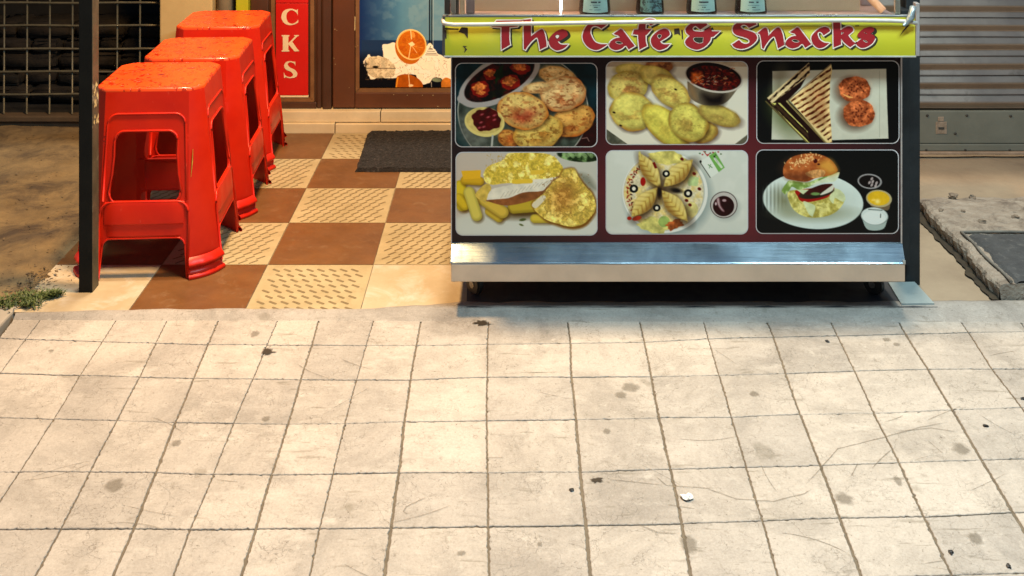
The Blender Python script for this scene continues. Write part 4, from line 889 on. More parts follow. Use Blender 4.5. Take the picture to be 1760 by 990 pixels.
P.line([(1080,190),(1180,340)], 7, (40, 44, 36)); P.line([(1222,115),(1262,185)], 14, (24, 30, 22)); P.line([(1160,205),(1200,235)], 9, (90, 130, 80)); P.line([(1185,200),(1170,240)], 6, (90, 130, 80)); P.line([(1110,60),(1150,110),(1180,80)], 9, (170, 40, 36)); P.ell(1078, 172, 12, 14, 0, (24, 24, 22)); P.line([(1230,140),(1300,230)], 26, (206, 212, 200), .8)
for k in range(9): P.ell(1070+k*28, 85+18*math.sin(k*2.4), 9, 7, 0, (150, 40, 40) if k % 2 else (60, 90, 50))
P.ell(1345, 665, 140, 130, 0, (128, 136, 132), soft=14, alpha=.5); P.ell(1325, 632, 145, 142, 0, (66, 56, 54)); P.ell(1325, 632, 137, 134, 0, (176, 172, 166)); P.ell(1322, 645, 113, 108, 0, (48, 14, 18), tex=.15)
P.poly([(1250,570),(1275,560),(1290,640),(1330,700),(1300,690),(1260,630)], (196, 176, 176), soft=4, alpha=.8); P.ell(1330, 585, 22, 14, 0, (190, 170, 170), alpha=.8); P.ell(1240, 620, 10, 18, 0, (190, 170, 170))
place(5, P, 'bottom middle food picture: plate of leaf shaped pastries and a bowl of ketchup')
# 6: burger
P = canvas(6, (23, 25, 25), 71)
P.ell(665, 590, 535, 298, 5, (190, 204, 198)); P.ell(665, 585, 528, 290, 5, (196, 208, 202), tex=.02); P.ell(680, 600, 400, 210, 5, (182, 194, 186), soft=30)
P.put(P.em(240, 560, 115, 130, 0, 20)[0]*np.clip(np.sin(P.X/6.5)*.5+.45, 0, 1)*.75, (120, 126, 118)); P.ell(360, 590, 80, 110, -30, (104, 104, 70), soft=30, alpha=.7)
P.ell(680, 720, 300, 60, 0, (120, 122, 90), soft=24, alpha=.7)
P.poly([(420,480),(880,470),(1000,560),(940,680),(820,750),(640,768),(500,720),(420,620)], (170, 160, 84), tex=.14, fine=.1, tint=(196, 190, 120)); P.poly([(880,460),(960,480),(1010,560),(980,600),(900,560),(880,620),(840,560)], (196, 204, 160), tex=.12, wob=6)
P.poly([(480,480),(880,440),(850,520),(800,560),(640,600),(540,595),(500,540)], (150, 34, 26), tex=.1); P.ell(700, 505, 190, 56, -10, (52, 42, 30), tex=.3); P.poly([(570,500),(640,460),(760,415),(870,410),(840,450),(740,500),(640,530)], (66, 30, 26), tex=.2)
P.poly([(740,520),(860,430),(890,420),(870,480),(780,520)], (196, 196, 180)); P.poly([(480,465,1),(620,470,1),(560,520,1)], (190, 200, 160), smooth=False); P.ell(690, 515, 50, 16, 0, (110, 140, 84))
P.poly([(330,480),(380,400),(420,370),(600,390),(760,340),(900,290),(940,300),(880,370),(740,390),(640,430),(520,470),(440,440),(410,480),(370,525,1)], (124, 150, 78), tex=.16, wob=7, tint=(180, 196, 140))
P.poly([(640,420),(760,360),(900,300),(945,290),(900,380),(740,400)], (196, 204, 176), tex=.08, wob=5); P.poly([(560,600),(620,610),(690,650),(660,760,1),(620,730)], (190, 200, 158), tex=.1)
for k in range(7): P.line([(700+k*16, 640+k*4), (780+k*6, 625+k*6)], 4, (120, 110, 50), .5)
P.poly([(345,270),(370,190),(450,120),(580,88),(720,92),(840,140),(910,220),(920,280),(820,325),(700,345),(600,385),(480,375),(370,345)], (150, 82, 42), tex=.14, tint=(176, 104, 58))
P.poly([(730,190),(840,150),(905,220),(920,280),(840,310),(790,270),(740,250)], (200, 150, 70), soft=16, alpha=.9); P.poly([(580,290),(700,255),(790,270),(780,320),(700,350),(620,330)], (204, 160, 104), tex=.4, fine=.2, wob=6, alpha=.8)
P.poly([(360,300),(560,290),(640,330),(600,385),(480,378),(380,350)], (90, 52, 34), soft=14, alpha=.6); P.ell(520, 200, 130, 70, -15, (180, 110, 66), soft=30, alpha=.5); P.ell(690, 165, 22, 24, 0, (70, 24, 16)); P.ell(725, 200, 14, 10, 0, (70, 24, 16))
r_ = random.Random(8)
for k in range(75):
    x = r_.gauss(560, 75); y = 155+(560-x)*.28+r_.gauss(0, 30); P.ell(x, y, 10, 5, r_.uniform(0, 180), (222, 186, 130), alpha=.9)
P.ell(1268, 382, 130, 80, 5, (150, 148, 148)); P.ell(1266, 382, 112, 66, 5, (26, 22, 22)); 
for x, y in ((1290,355),(1265,395),(1300,385),(1340,400),(1290,420),(1330,430)): P.ell(x, y, 12, 20, 30, (184, 172, 170), alpha=.85)
P.poly([(1245,580,1),(1490,590,1),(1460,690),(1300,660)], (110, 96, 76)); P.ell(1366, 565, 138, 92, 6, (170, 160, 124)); P.ell(1362, 562, 118, 76, 6, (206, 170, 44), tex=.08); P.ell(1350, 595, 24, 22, 0, (232, 214, 130), soft=6); P.ell(1310, 580, 24, 12, 0, (226, 196, 90))
P.poly([(1180,760,1),(1460,770,1),(1420,880),(1320,905),(1230,880)], (158, 172, 166)); P.ell(1320, 752, 146, 94, 5, (130, 140, 136)); P.ell(1318, 748, 140, 86, 5, (196, 206, 202)); P.ell(1315, 770, 120, 72, 5, (206, 214, 210)); P.line([(1385,730),(1382,765)], 9, (70, 80, 76)); P.line([(1255,680),(1400,690)], 9, (90, 98, 94))
place(6, P, 'bottom right food picture: burger on a white plate with three dips')

# banner
BY = 2.918
bn = thing('banner_root', '', '')
bpy.data.objects.remove(bn)
bm = bmesh.new(); A = px(763, 30, BY); B = px(1573, 96, BY)
nx = 60; top = []
for k in range(nx+1):
    X = A.x+(B.x-A.x)*k/nx; row = []
    for z, dy in ((B.z, .0), (B.z+.010, 0), (A.z-.025, 0), (A.z-.023, .0018), (A.z, .0022)): row.append(bm.verts.new((X, BY+dy+.0006*math.sin(X*23), z+.0006*math.sin(X*13)*(z < .68))))
    top.append(row)
for a, b in zip(top, top[1:]):
    for k in range(4): bm.faces.new((a[k], b[k], b[k+1], a[k+1]))
banner = kid('banner', bm, M['banner'], cart, smooth=True)
def bkid(name, bm, m):
    o = obj(name, bm, m, banner); o.matrix_parent_inverse = cart.matrix_basis.inverted() if False else Matrix.Translation(cart.location).inverted() @ Matrix.Translation(cart.location); return o
bm = bmesh.new(); bevbox(bm, A.x+.002, B.x+.006, BY+.006, 2.966, B.z+.002, A.z-.002, .002); kid('banner_box', bm, M['post_cool'], cart)
bm = bmesh.new(); bevbox(bm, A.x-.001, B.x+.002, BY-.003, BY+.004, B.z-.0035, B.z+.0005, .001); kid('banner_edge', bm, M['steel_pale'], cart)
bm = bmesh.new(); bevbox(bm, B.x+.001, B.x+.011, BY-.002, BY+.02, B.z, .80, .001); kid('corner_upright', bm, M['trim'], cart)
bm = bmesh.new(); bevbox(bm, A.x-.004, A.x+.003, BY-.001, BY+.02, B.z, A.z+.004, .001); kid('corner_upright', bm, M['grey_glassy'], cart)
for ch, ox, loops in GLY:
    Ls = [smooth_outline([(ox+p[0]/11, 25+p[1]/11, *p[2:]) for p in L]) for L in loops]
    bm = bmesh.new()
    def lay(Ls, dy, mi, dx=0, dz=0): join_bm(bm, fill_mesh(Ls, lambda u, v: px(u+dx, v+dz, BY-dy)), mi)
    fat = [offset_poly(L, .35 if i == 0 else -.35) for i, L in enumerate(Ls)]
    fatter = [offset_poly(L, 2.3 if i == 0 else -1.0) for i, L in enumerate(Ls)]
    lay([offset_poly(Ls[0], 1.9)], .0010, 2, 3.2, 2.7); lay([L.copy() for L in fatter], .0016, 1); lay([L for L in fat], .0022, 0)
    me_o = kid('banner_letter', bm, [M['letter_red'], M['letter_line'], M['letter_shadow']], cart)
# torn patches and smudges of the banner
TM = grime('torn_brown', (.06, .035, .02), (.035, .02, .012), 30, .8, bump=.2)
def tear(pts, ox, sc, oy=0):
    bm = bmesh.new(); face(bm, [px(ox+u/sc, oy+v/sc, BY-.0012) for u, v in pts]); kid('torn_patch', bm, TM, cart)
tear([(395,455),(440,385),(530,390),(530,548),(480,480)], 740, 8.25); tear([(195,430),(225,425),(228,555),(200,520)], 740, 8.25); tear([(455,650),(520,655),(490,672),(520,700),(480,750),(490,690)], 740, 8.25)
tear([(205,270),(300,255),(330,400),(280,365),(210,380)], 1140, 11, 25); tear([(340,290),(372,290),(378,468),(355,468)], 1140, 11, 25); tear([(545,515),(600,425),(660,350),(690,355),(620,430)], 1480, 8.25)
tear([(985,205),(1065,200),(1060,222),(990,225)], 1380, 11, 25); tear([(200,395),(400,405),(395,425),(210,420)], 740, 8.25)
# rail, steel lip and top strip
bm = bmesh.new()
rp = [(762,36),(761,38),(763,40),(768,41.2),(780,42.5),(830,42),(880,41),(950,40),(1040,38.6),(1100,37.6),(1180,37),(1260,36.5),(1330,36),(1400,35.3),(1470,35),(1530,35.5),(1562,37),(1576,40)]
pts = []
for i, (x, y) in enumerate(rp):
    yy = 2.905+(.05 if i == 0 else .015 if i == 1 else 0); p = px(x, y, 2.905); pts.append((p.x, yy, p.z))
tube(bm, pts, .0052, 10); kid('rail', bm, M['steel_pale'], cart)
bm = bmesh.new(); a = px(770, 33, 2.92); b = px(1566, 33, 2.92); bevbox(bm, a.x, b.x, 2.9245, 2.965, .7525, .7565, .001); kid('top_strip', bm, M['banner'], cart)
bm = bmesh.new(); bevbox(bm, a.x, b.x, 2.937, 2.948, .757, .766, .002); kid('glass_channel', bm, M['steel'], cart)
bm = bmesh.new(); tube(bm, [px(1553, 44, 2.902), px(1560, 38, 2.900), px(1566, 30, 2.900), px(1568, 18, 2.905), px(1569, 12, 2.91)], [.004, .0075, .009, .009, .008], 10)
for v in bm.verts: v.co += Vector((.003*fb(v.co.x, v.co.z, 90), 0, .002*fb(v.co.z, v.co.x, 90, 2)))
kid('tape_wrap', bm, M['tape'], cart)
# display case above the banner
bm = bmesh.new(); box(bm, -.16, 1.0, 2.966, 3.6, .750, .7575); kid('display_floor', bm, M['mauve'], cart)
bm = bmesh.new(); bevbox(bm, px(815, 0, 3.03).x, px(1478, 0, 3.03).x, 3.03, 3.04, .7575, 1.02, .002)
for x in (880, 960, 1075, 1180, 1300, 1400): bevbox(bm, px(x, 0, 3.03).x, px(x+1.2, 0, 3.03).x, 3.0285, 3.0305, .7755, 1.02, .0005)
kid('back_board', bm, M['beige_board'], cart)
bm = bmesh.new(); bevbox(bm, px(764, 0, 2.99).x, px(789, 0, 2.99).x, 2.985, 2.995, .7575, 1.02, .002); kid('side_plate', bm, M['grey_glassy'], cart)
bm = bmesh.new(); bevbox(bm, px(790, 0, 2.99).x, px(799, 0, 2.99).x, 2.984, 2.996, .7575, 1.02, .002); kid('side_plate', bm, M['beige_board'], cart)
bm = bmesh.new(); bevbox(bm, px(801, 0, 3.0).x, px(816, 0, 3.0).x, 2.996, 3.006, .7575, 1.02, .002); kid('side_plate', bm, M['mauve'], cart)
bm = bmesh.new(); bevbox(bm, px(1479, 0, 3.1).x, .995, 3.10, 3.11, .7575, 1.02, .002); kid('side_plate', bm, M['mauve'], cart)
bm = bmesh.new(); a = px(1518, 19, 3.0); b = px(1440, -60, 3.06); tube(bm, [a, b], .011, 8); kid('leaning_slat', bm, M['stick'], cart)
bm = bmesh.new(); a = px(964, 24, 2.962); tube(bm, [(a.x, 2.962, .766), (a.x, 2.962, .78), (a.x, 2.962, 1.0)], [.0022, .0036, .0042], 8); kid('led_tube', bm, M['led'], cart)  # glowing rod added to draw the white gleam in the glass
bm = bmesh.new(); box(bm, -.158, 1.002, 2.939, 2.943, .762, 1.02); kid('front_glass', bm, M['glass'], cart)
for x in (-.160, .990):
    for ya, yb_, za in ((3.585, 3.6, .757), (2.9445, 2.956, .767)): bm = bmesh.new(); bevbox(bm, x, x+.014, ya, yb_, za, 1.02, .002); kid('case_upright', bm, M['steel'], cart)
# bumper
xa, xb = px(776, 0, CY).x, px(1550, 0, CY).x; xc, xd = px(775, 0, 2.918).x, px(1556, 0, 2.918).x
z1 = px(0, 418, CY).z; z2 = px(0, 453, 2.918).z; z3 = px(0, 485, 2.918).z
bm = bmesh.new(); n = 40; rows = []
for k in range(n+1):
    t_ = k/n; xu = xa+(xb-xa)*t_; xl = xc+(xd-xc)*t_; w = .0006*math.sin(t_*31)
    rows.append([bm.verts.new((xu, CY+.001, z1+.003)), bm.verts.new((xu, CY-.004, z1)), bm.verts.new((xu+(xl-xu)*.96, 2.9205+w, z2+.0022)), bm.verts.new((xl, 2.918+w, z2))])
for a, b in zip(rows, rows[1:]):
    for k in range(3): bm.faces.new((a[k+1], b[k+1], b[k], a[k]))
kid('bumper_slope', bm, M['steel_slope'], cart)
bm = bmesh.new(); bevbox(bm, xc, xd, 2.9185, 2.975, z3, z2-.0008, .0025); kid('bumper_face', bm, M['steel_lo'], cart)
bm = bmesh.new(); prism(bm, [(xa-.001, 2.9187, z1), (xa-.001, 2.9187, z2+.001), (xc, 2.9187, z2+.001)], .003); kid('bumper_corner', bm, M['steel_pale'], cart); bm = bmesh.new()
bevbox(bm, xd-.006, xd+.0008, 2.9170, 2.925, z2-.002, z2+.008, .001)
for x in (785, 791): pass
kid('bumper_corner', bm, M['steel_pale'], cart)
for x, y in ((816, 500), (1503, 497)):
    w = kid('castor', (lambda b: (bevbox(b, px(x, 0, 3.03).x-.016, px(x, 0, 3.03).x+.016, 3.01, 3.07, .058, .098, .003), b)[1])(bmesh.new()), M['wheel'], cart)
    for nm, r1, w1, mt in (('wheel', .028, .020, M['wheel']), ('wheel_hub', .013, .0235, M['hub'])):
        bm = bmesh.new(); bmesh.ops.create_cone(bm, cap_ends=True, segments=28, radius1=r1, radius2=r1, depth=w1)
        bmesh.ops.bevel(bm, geom=[e for e in bm.edges if e.calc_face_angle(0) > .8], offset=.004, segments=2, affect='EDGES')
        bmesh.ops.rotate(bm, verts=bm.verts[:], cent=(0, 0, 0), matrix=Matrix.Rotation(math.radians(90), 3, 'Y') ); bmesh.ops.rotate(bm, verts=bm.verts[:], cent=(0, 0, 0), matrix=Matrix.Rotation(.7, 3, 'Z'))
        bmesh.ops.translate(bm, verts=bm.verts[:], vec=(px(x, 0, 3.03).x, 3.035, .0305)); o = obj(nm, bm, mt, w); 
for x in (.0, .86):
    bm = bmesh.new(); bevbox(bm, x, x+.03, 3.5, 3.54, .004, .1, .003); kid('rear_castor', bm, M['wheel'], cart)
# sauce bottles
def bottle(x, wpx, kind, label):
    Y = 2.992; c = px(x, 22, Y); r = wpx/2*Y/F; t = thing('sauce_bottle', label, 'bottle', (c.x, Y, .7578), 0, 'sauce bottles behind the cart glass')
    bm = bmesh.new(); lathe(bm, [(r*.9, 0), (r, .004), (r*1.01, .012), (r*.93, .05), (r*.80, .095), (r*.62, .125), (r*.34, .15), (r*.32, .185)], 0, 0, 28); obj('glass_body', bm, M['bottle'], t)
    bm = bmesh.new(); lathe(bm, [(r*.36, .1855), (r*.36, .205), (r*.30, .208)], 0, 0, 20); obj('cap', bm, M['label_teal'], t)
    bm = bmesh.new(); V = []; a0 = math.radians(-90-50); a1 = math.radians(-90+50)
    def rr(z): return np.interp(z, [0, .004, .012, .05, .095], [r*.9, r, r*1.01, r*.93, r*.80])+.0006
    for z in np.linspace(.011 if kind < 2 else .013, .088, 10): V.append([bm.verts.new((rr(z)*math.cos(a0+(a1-a0)*k/14), rr(z)*math.sin(a0+(a1-a0)*k/14), z)) for k in range(15)])
    for a, b in zip(V, V[1:]):
        for k in range(14): bm.faces.new((a[k], a[k+1], b[k+1], b[k]))
    lab = obj('label', bm, M['label_teal'] if kind == 1 else M['label_pale'], t, smooth=True)
    bm = bmesh.new()
    for z, s, h in ((.018, .55, .0012), (.024, .16, .0022), (.0295, .5, .0008), (.036, .42, .004)):
        if kind == 1 and h < .002: continue
        m = []
        for k in range(9):
            a = math.radians(-90)+(k/8-.5)*s*1.5; R = rr(z)+.0004; m.append((R*math.cos(a), R*math.sin(a)))
        for p, q in zip(m, m[1:]):
            if random.random() < .2: continue
            face(bm, [(p[0], p[1], z), (q[0], q[1], z), (q[0], q[1], z+h), (p[0], p[1], z+h)])
    obj('label_print', bm, M['ink'], lab)
bottle(1022, 54, 0, 'dark bottle with a pale label, nearest to the white light tube behind the cart glass')
bottle(1117, 48, 1, 'dark bottle with a patterned teal label, second from the light tube')
bottle(1205.5, 52, 2, 'dark bottle with a pale label, third from the light tube above the ampersand')
bottle(1290, 54, 2, 'dark bottle with a pale label, farthest from the light tube above the capital S')

# ------------------------------------------------------------------ posts
def post(x0, x1, ybase, lab, mats, w=None):
    Y = HC*F/(ybase+377); X0 = (x0-880)*Y/F; X1 = (x1-880)*Y/F; t = thing('steel_post', lab, 'post', ((X0+X1)/2, Y, 0), 0, 'steel posts at the front of the shop')
    return t, X0, X1, Y
t, X0, X1, Y = post(135, 159, 503, 'black square post beside the nearest red stool, its paint peeling', 0)
bm = bmesh.new(); bevbox(bm, X0, X1, Y, Y+.048, -.01, 2.6, .0025)
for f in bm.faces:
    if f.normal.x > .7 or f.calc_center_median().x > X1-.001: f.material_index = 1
kid('shaft', bm, [M['post'], M['post_side']], t)
r_ = random.Random(4); bm = bmesh.new()
for k in range(16):
    z = 1.37-(150+r_.random()*75+377)*Y/F; y = Y+r_.uniform(.004, .044); s = r_.uniform(.003, .010)
    face(bm, [(X1+.0012, y, z), (X1+.0012+r_.random()*.002, y+s*.7, z+s*.5), (X1+.0012, y+s*.4, z+s*2), (X1+.0012, y-s*.4, z+s)])
kid('peeling_paint', bm, M['cream_wall'], t)
t, X0, X1, Y = post(1557, 1581, 489, 'slate black square post directly right of the food cart', 0)
bm = bmesh.new(); bevbox(bm, X0, X1+.001, Y, Y+.05, -.01, 2.6, .0025); kid('shaft', bm, M['post_cool'], t)
bm = bmesh.new(); bevbox(bm, X0-.02, X0+.004, Y-.02, Y+.03, .06, .75, .002); kid('side_plate', bm, M['post_cool'], t)

# ------------------------------------------------------------------ roller shutter
SY = 4.15
def sp(x, y): return px(x, y, SY)
t = thing('roller_shutter', 'closed roller shutter with ribbed slats and a grey bottom rail, right of the cart', 'shutter', (2.2, SY, 0))
bm = bmesh.new(); per = 33*SY/F; z = sp(0, 186).z; prof = []
zt = z
while zt < 2.3:
    for dz, dy in ((0, .002), (.06, .0005), (.30, -.0115), (.35, -.0128), (.41, -.0122), (.69, -.0005), (.705, .008), (.735, .008), (.75, -.0075), (.80, -.0065), (.975, .0005)):
        prof.append((dy, zt+dz*per))
    zt += per
# ordered bottom to top: surface that faces up catches the light, the part that turns under stays dark
prev = None; xs = [1.18+.08*k for k in range(30)]
for dy, z in prof:
    row = [bm.verts.new((x, SY+dy+.0008*math.sin(x*3+z*40), z+.0009*math.sin(x*5+z*13))) for x in xs]
    if prev:
        for a in range(len(xs)-1): bm.faces.new((prev[a], prev[a+1], row[a+1], row[a]))
    prev = row
kid('slat_curtain', bm, M['shutter'], t)
bm = bmesh.new(); zb, zm, zt_ = sp(0, 258).z, sp(0, 246).z, sp(0, 190).z
bevbox(bm, 1.18, 3.5, SY-.008, SY+.01, zm+.001, zt_, .003); bevbox(bm, 1.18, 3.5, SY-.011, SY+.01, zb, zm-.0005, .003); kid('bottom_rail', bm, M['shutter_rail'], t)
bm = bmesh.new(); bevbox(bm, 1.18, 3.5, SY-.022, SY+.01, zb-.010, zb-.001, .002); kid('bottom_lip', bm, M['lip'], t)
for x, y in ((1592,197),(1660,197),(1735,198),(1590,256),(1657,256),(1733,256),(1640,228)):
    p = sp(x, y); bm = bmesh.new(); bmesh.ops.create_icosphere(bm, subdivisions=2, radius=.0055); bmesh.ops.scale(bm, vec=(1, .5, .8), verts=bm.verts[:]); bmesh.ops.translate(bm, verts=bm.verts[:], vec=(p.x, SY-.0105, p.z)); kid('rivet', bm, M['rivet'], t, smooth=True)
bm = bmesh.new(); a = sp(1607, 208); b = sp(1626, 229); bevbox(bm, a.x, b.x, SY-.0105, SY-.006, b.z, a.z, .002); bevbox(bm, a.x+.008, b.x-.01, SY-.0105, SY-.006, a.z+.001, a.z+.018, .002); lk = kid('lock_plate', bm, M['rust'], t)
bm = bmesh.new(); a = sp(1611, 217); b = sp(1621, 221); box(bm, a.x, b.x, SY-.0115, SY-.0107, b.z, a.z); o = obj('keyhole', bm, M['rivet'], lk)
bm = bmesh.new(); box(bm, 1.15, 3.6, 4.62, 4.7, -.02, 2.6); box(bm, 1.15, 3.6, 4.2, 4.62, -.01, .0025); struct(obj('dark_interior', bm, M['black']))
bm = bmesh.new(); bevbox(bm, 1.06, 1.175, 4.10, 4.66, 0, 2.6, .004); tag(obj('brick_pier', bm, M['grey_wall']), 'plastered pier between the shop door and the roller shutter, behind the cart', 'wall')

# ------------------------------------------------------------------ broken slab, mat, rubble (right)
bm = bmesh.new(); nx_, ny_ = 46, 60; G = []
def leftx(y): return 1.288+.010*fb(y, 0, 5, 7)+.005*fb(y, 0, 34, 8)+(.03 if y > 3.5 else 0)*(y-3.5)*4
for b in range(ny_+1):
    y = 3.0+(3.65-3.0)*b/ny_; y += (.016*fb(b*.3, 2, 1) if b == ny_ else 0); row = []; lx = leftx(y)
    row.append(bm.verts.new((lx+.004+.006*fb(y, 1, 30), y, -.02))); row.append(bm.verts.new((lx-.002+.008*fb(y, 2, 40), y, .015)))
    row.append(bm.verts.new((lx-.005+.007*fb(y, 3, 40), y, .033)))
    for a in range(nx_+1):
        x = lx+(2.7-lx)*(a/nx_)**1.3; bk = max(0, (y-3.52)/.13); h = .046-.012*bk**2
        row.append(bm.verts.new((x, y+(.03*fb(x, 0, 8, 5) if b == ny_ else 0), h+.0035*fb(x, y, 20)+.003*fb(x, y, 55, 3)-(.004 if a == 0 else 0))))
    G.append(row)
for A, B in zip(G, G[1:]):
    for a in range(len(A)-1): bm.faces.new((A[a], A[a+1], B[a+1], B[a]))
fr = [bm.verts.new((v.co.x, 3.0, -.03)) for v in G[0]]
for a in range(len(fr)-1): bm.faces.new((fr[a], fr[a+1], G[0][a+1], G[0][a]))
tag(obj('concrete_slab', bm, M['slab'], smooth=False), 'broken rough concrete slab with a crumbling edge in front of the shutter', 'slab')
bm = bmesh.new(); V = []
for k in range(50):
    y = 3.0+.64*k/49; V.append((bm.verts.new((leftx(y)-.022+.010*fb(y, 5, 22), y, .0035)), bm.verts.new((leftx(y)+.01, y, .004))))
for a, b in zip(V, V[1:]): bm.faces.new((a[0], a[1], b[1], b[0]))
struct(obj('crack', bm, M['gap']))  # near-black strip laid on the concrete along the slab's left foot
t = thing('rubber_mat', 'dark grey worn rubber mat lying on the broken concrete slab at the right edge', 'mat', (1.8, 3.17, .05))
bm = bmesh.new()
G = []
for a in range(61):
    row = []
    for b in range(25):
        x = 1.318+(2.5-1.318)*a/60; y = 3.0+.325*b/24; e = .012 if (a == 0 or b == 24) else 0
        row.append(bm.verts.new((x+.004*math.sin(y*40)*(a == 0), y+.003*math.sin(x*30)*(b == 24), .052+.0025*fb(x, y, 30)-e)))
    G.append(row)
for A_, B_ in zip(G, G[1:]):
    for k in range(24): bm.faces.new((A_[k], B_[k], B_[k+1], A_[k+1]))
kid('mat_sheet', bm, M['asphalt'], t)
bm = bmesh.new(); tube(bm, [(1.314+.003*math.sin(k), 2.998+.033*k, .051) for k in range(11)]+[(1.33+.1*k, 3.33+.003*math.sin(k*2), .051) for k in range(12)], .0042, 8); kid('mat_rim', bm, grime('mat_rim_dust', (.20, .18, .145), (.12, .105, .085), 30, .9, bump=.5), t)
for k, (x, y, s, lb) in enumerate([(1638,337,.013,'lump of rubble at the back edge of the slab, left one of two'),(1672,338,.011,'lump of rubble at the back edge of the slab, right one of two'),(1744,372,.010,'small stone on the broken slab behind the rubber mat'),(1688,380,.009,'flat splinter of concrete in the middle of the slab top'),
     (1617,360,.008,'small crumb of concrete near the slab corner by the post'),(1655,361,.006,'tiny crumb of concrete between the two lumps and the mat')]):
    chip('rubble_lump', 0, 0, s, M['rubble'], lb, 'stone', 60+k, 'rubble on the broken slab', .6, gz(x, y+3, .044 if y > 350 else .036))
bm = bmesh.new(); pts = [gz(1527, 485, .009), gz(1572, 484, .009), (gz(1606, 521, .009)), gz(1549, 521.5, .009)]
A_ = [bm.verts.new(p) for p in pts]; B_ = [bm.verts.new((p.x, p.y, 0)) for p in pts]; bm.faces.new(A_[::-1])
for k in range(4): bm.faces.new((A_[k], A_[(k+1) % 4], B_[(k+1) % 4], B_[k]))
bmesh.ops.recalc_face_normals(bm, faces=bm.faces[:])
tag(obj('loose_tile', bm, M['pale_patch']), 'loose pale green grey tile at the foot of the right post beside the cart', 'tile')

# ------------------------------------------------------------------ doormat
t = thing('doormat', 'black curly fibre doormat in front of the brown shop door', 'doormat', (-.2, 4.2, 0))
bm = bmesh.new(); nx_, ny_ = 120, 66; G = []
for a in range(nx_+1):
    row = []
    for b in range(ny_+1):
        u, v = a/nx_, b/ny_; x = -.548+.70*u-(.012*v if a == 0 else 0); y = 3.985+.435*v
        if b in (0, ny_): y += .004*fb(x, 0, 22, b)
        if a in (0, nx_): x += .004*fb(y, 0, 22, a)
        z = .014+.0035*fb(x, y, 60)+random.uniform(-.0018, .0018) if 0 < a < nx_ and 0 < b < ny_ else .001
        row.append(bm.verts.new((x, y, z)))
    G.append(row)
for A_, B_ in zip(G, G[1:]):
    for k in range(ny_): bm.faces.new((A_[k], B_[k], B_[k+1], A_[k+1]))
kid('mat_body', bm, M['mat'], t)

# ------------------------------------------------------------------ plastic stools
SH = .513
def Wd(z): return .148+.051*(1-z/SH)
def Cf(z): return .034+.040*(1-z/SH)
def rot4(p, k):
    x, y, z = p
    for _ in range(k): x, y = -y, x
    return (x, y, z)
def hw(z): return .097-.016*(z-.205)/.19
def win(z):
    r = .026; h = hw(z)
    if z > .395-r: d = z-(.395-r); return h-r+math.sqrt(max(0, r*r-d*d))
    if z < .205+r: d = (.205+r)-z; return h-r+math.sqrt(max(0, r*r-d*d))
    return h
def arch(z):
    r = .022; h = .112+.006*(1-z/.108)
    if z > .108-r: d = z-(.108-r); return h-r+math.sqrt(max(0, r*r-d*d))
    return h
def panel_pt(u, z, off=0): return (u, -(Wd(z)+off), z)
def strip(bm, zs, fin, k, sgn, off=0, cx=None):
    prev = None
    for z in zs:
        u0 = fin(z); u1 = Wd(z)-Cf(z); row = [bm.verts.new(rot4(panel_pt(sgn*(u0+(u1-u0)*s/3), z, off), k)) for s in range(4)]
        if prev:
            for a in range(3): bm.faces.new((prev[a], prev[a+1], row[a+1], row[a]))
        prev = row
def corner(bm, zs, k):
    prev = None
    for z in zs:
        w, c = Wd(z), Cf(z); row = []
        for s in range(7):
            t_ = s/6; x = w-c+c*t_; y = -w+c*t_; bulge = .05*c*math.sin(math.pi*t_); row.append(bm.verts.new(rot4((x+bulge*.7, y-bulge*.7, z), k)))
        if prev:
            for a in range(6): bm.faces.new((prev[a], prev[a+1], row[a+1], row[a]))
        prev = row
def solid(o, th=.004):
    me = o.data; bm = bmesh.new(); bm.from_mesh(me); bm.normal_update()
    vs = list(bm.verts); fs = list(bm.faces); be = [e for e in bm.edges if len(e.link_faces) == 1]
    n = {v: v.normal.copy() for v in vs}; inn = {v: bm.verts.new(v.co-n[v]*th) for v in vs}
    for f in fs: bm.faces.new([inn[v] for v in reversed(f.verts)]).smooth = True
    for e in be:
        f = e.link_faces[0]; a, b = e.verts
        l = [x for x in f.loops if x.edge == e][0]; a = l.vert; b = l.link_loop_next.vert
        q = [bm.verts.new(p) for p in (b.co, a.co, inn[a].co, inn[b].co)]; bm.faces.new(q).smooth = False
    bm.to_mesh(me); bm.free(); return o
def clean(bm):
    bmesh.ops.remove_doubles(bm, verts=bm.verts[:], dist=.0003)
    for f in bm.faces:
        c = f.calc_center_median(); f.normal_update()
        if f.normal.dot(Vector((c.x, c.y, 0))) < 0 and abs(f.normal.z) < .8: f.normal_flip()
        f.smooth = True
    for e in bm.edges:
        if len(e.link_faces) == 2 and e.calc_face_angle(0) > .35: e.smooth = False
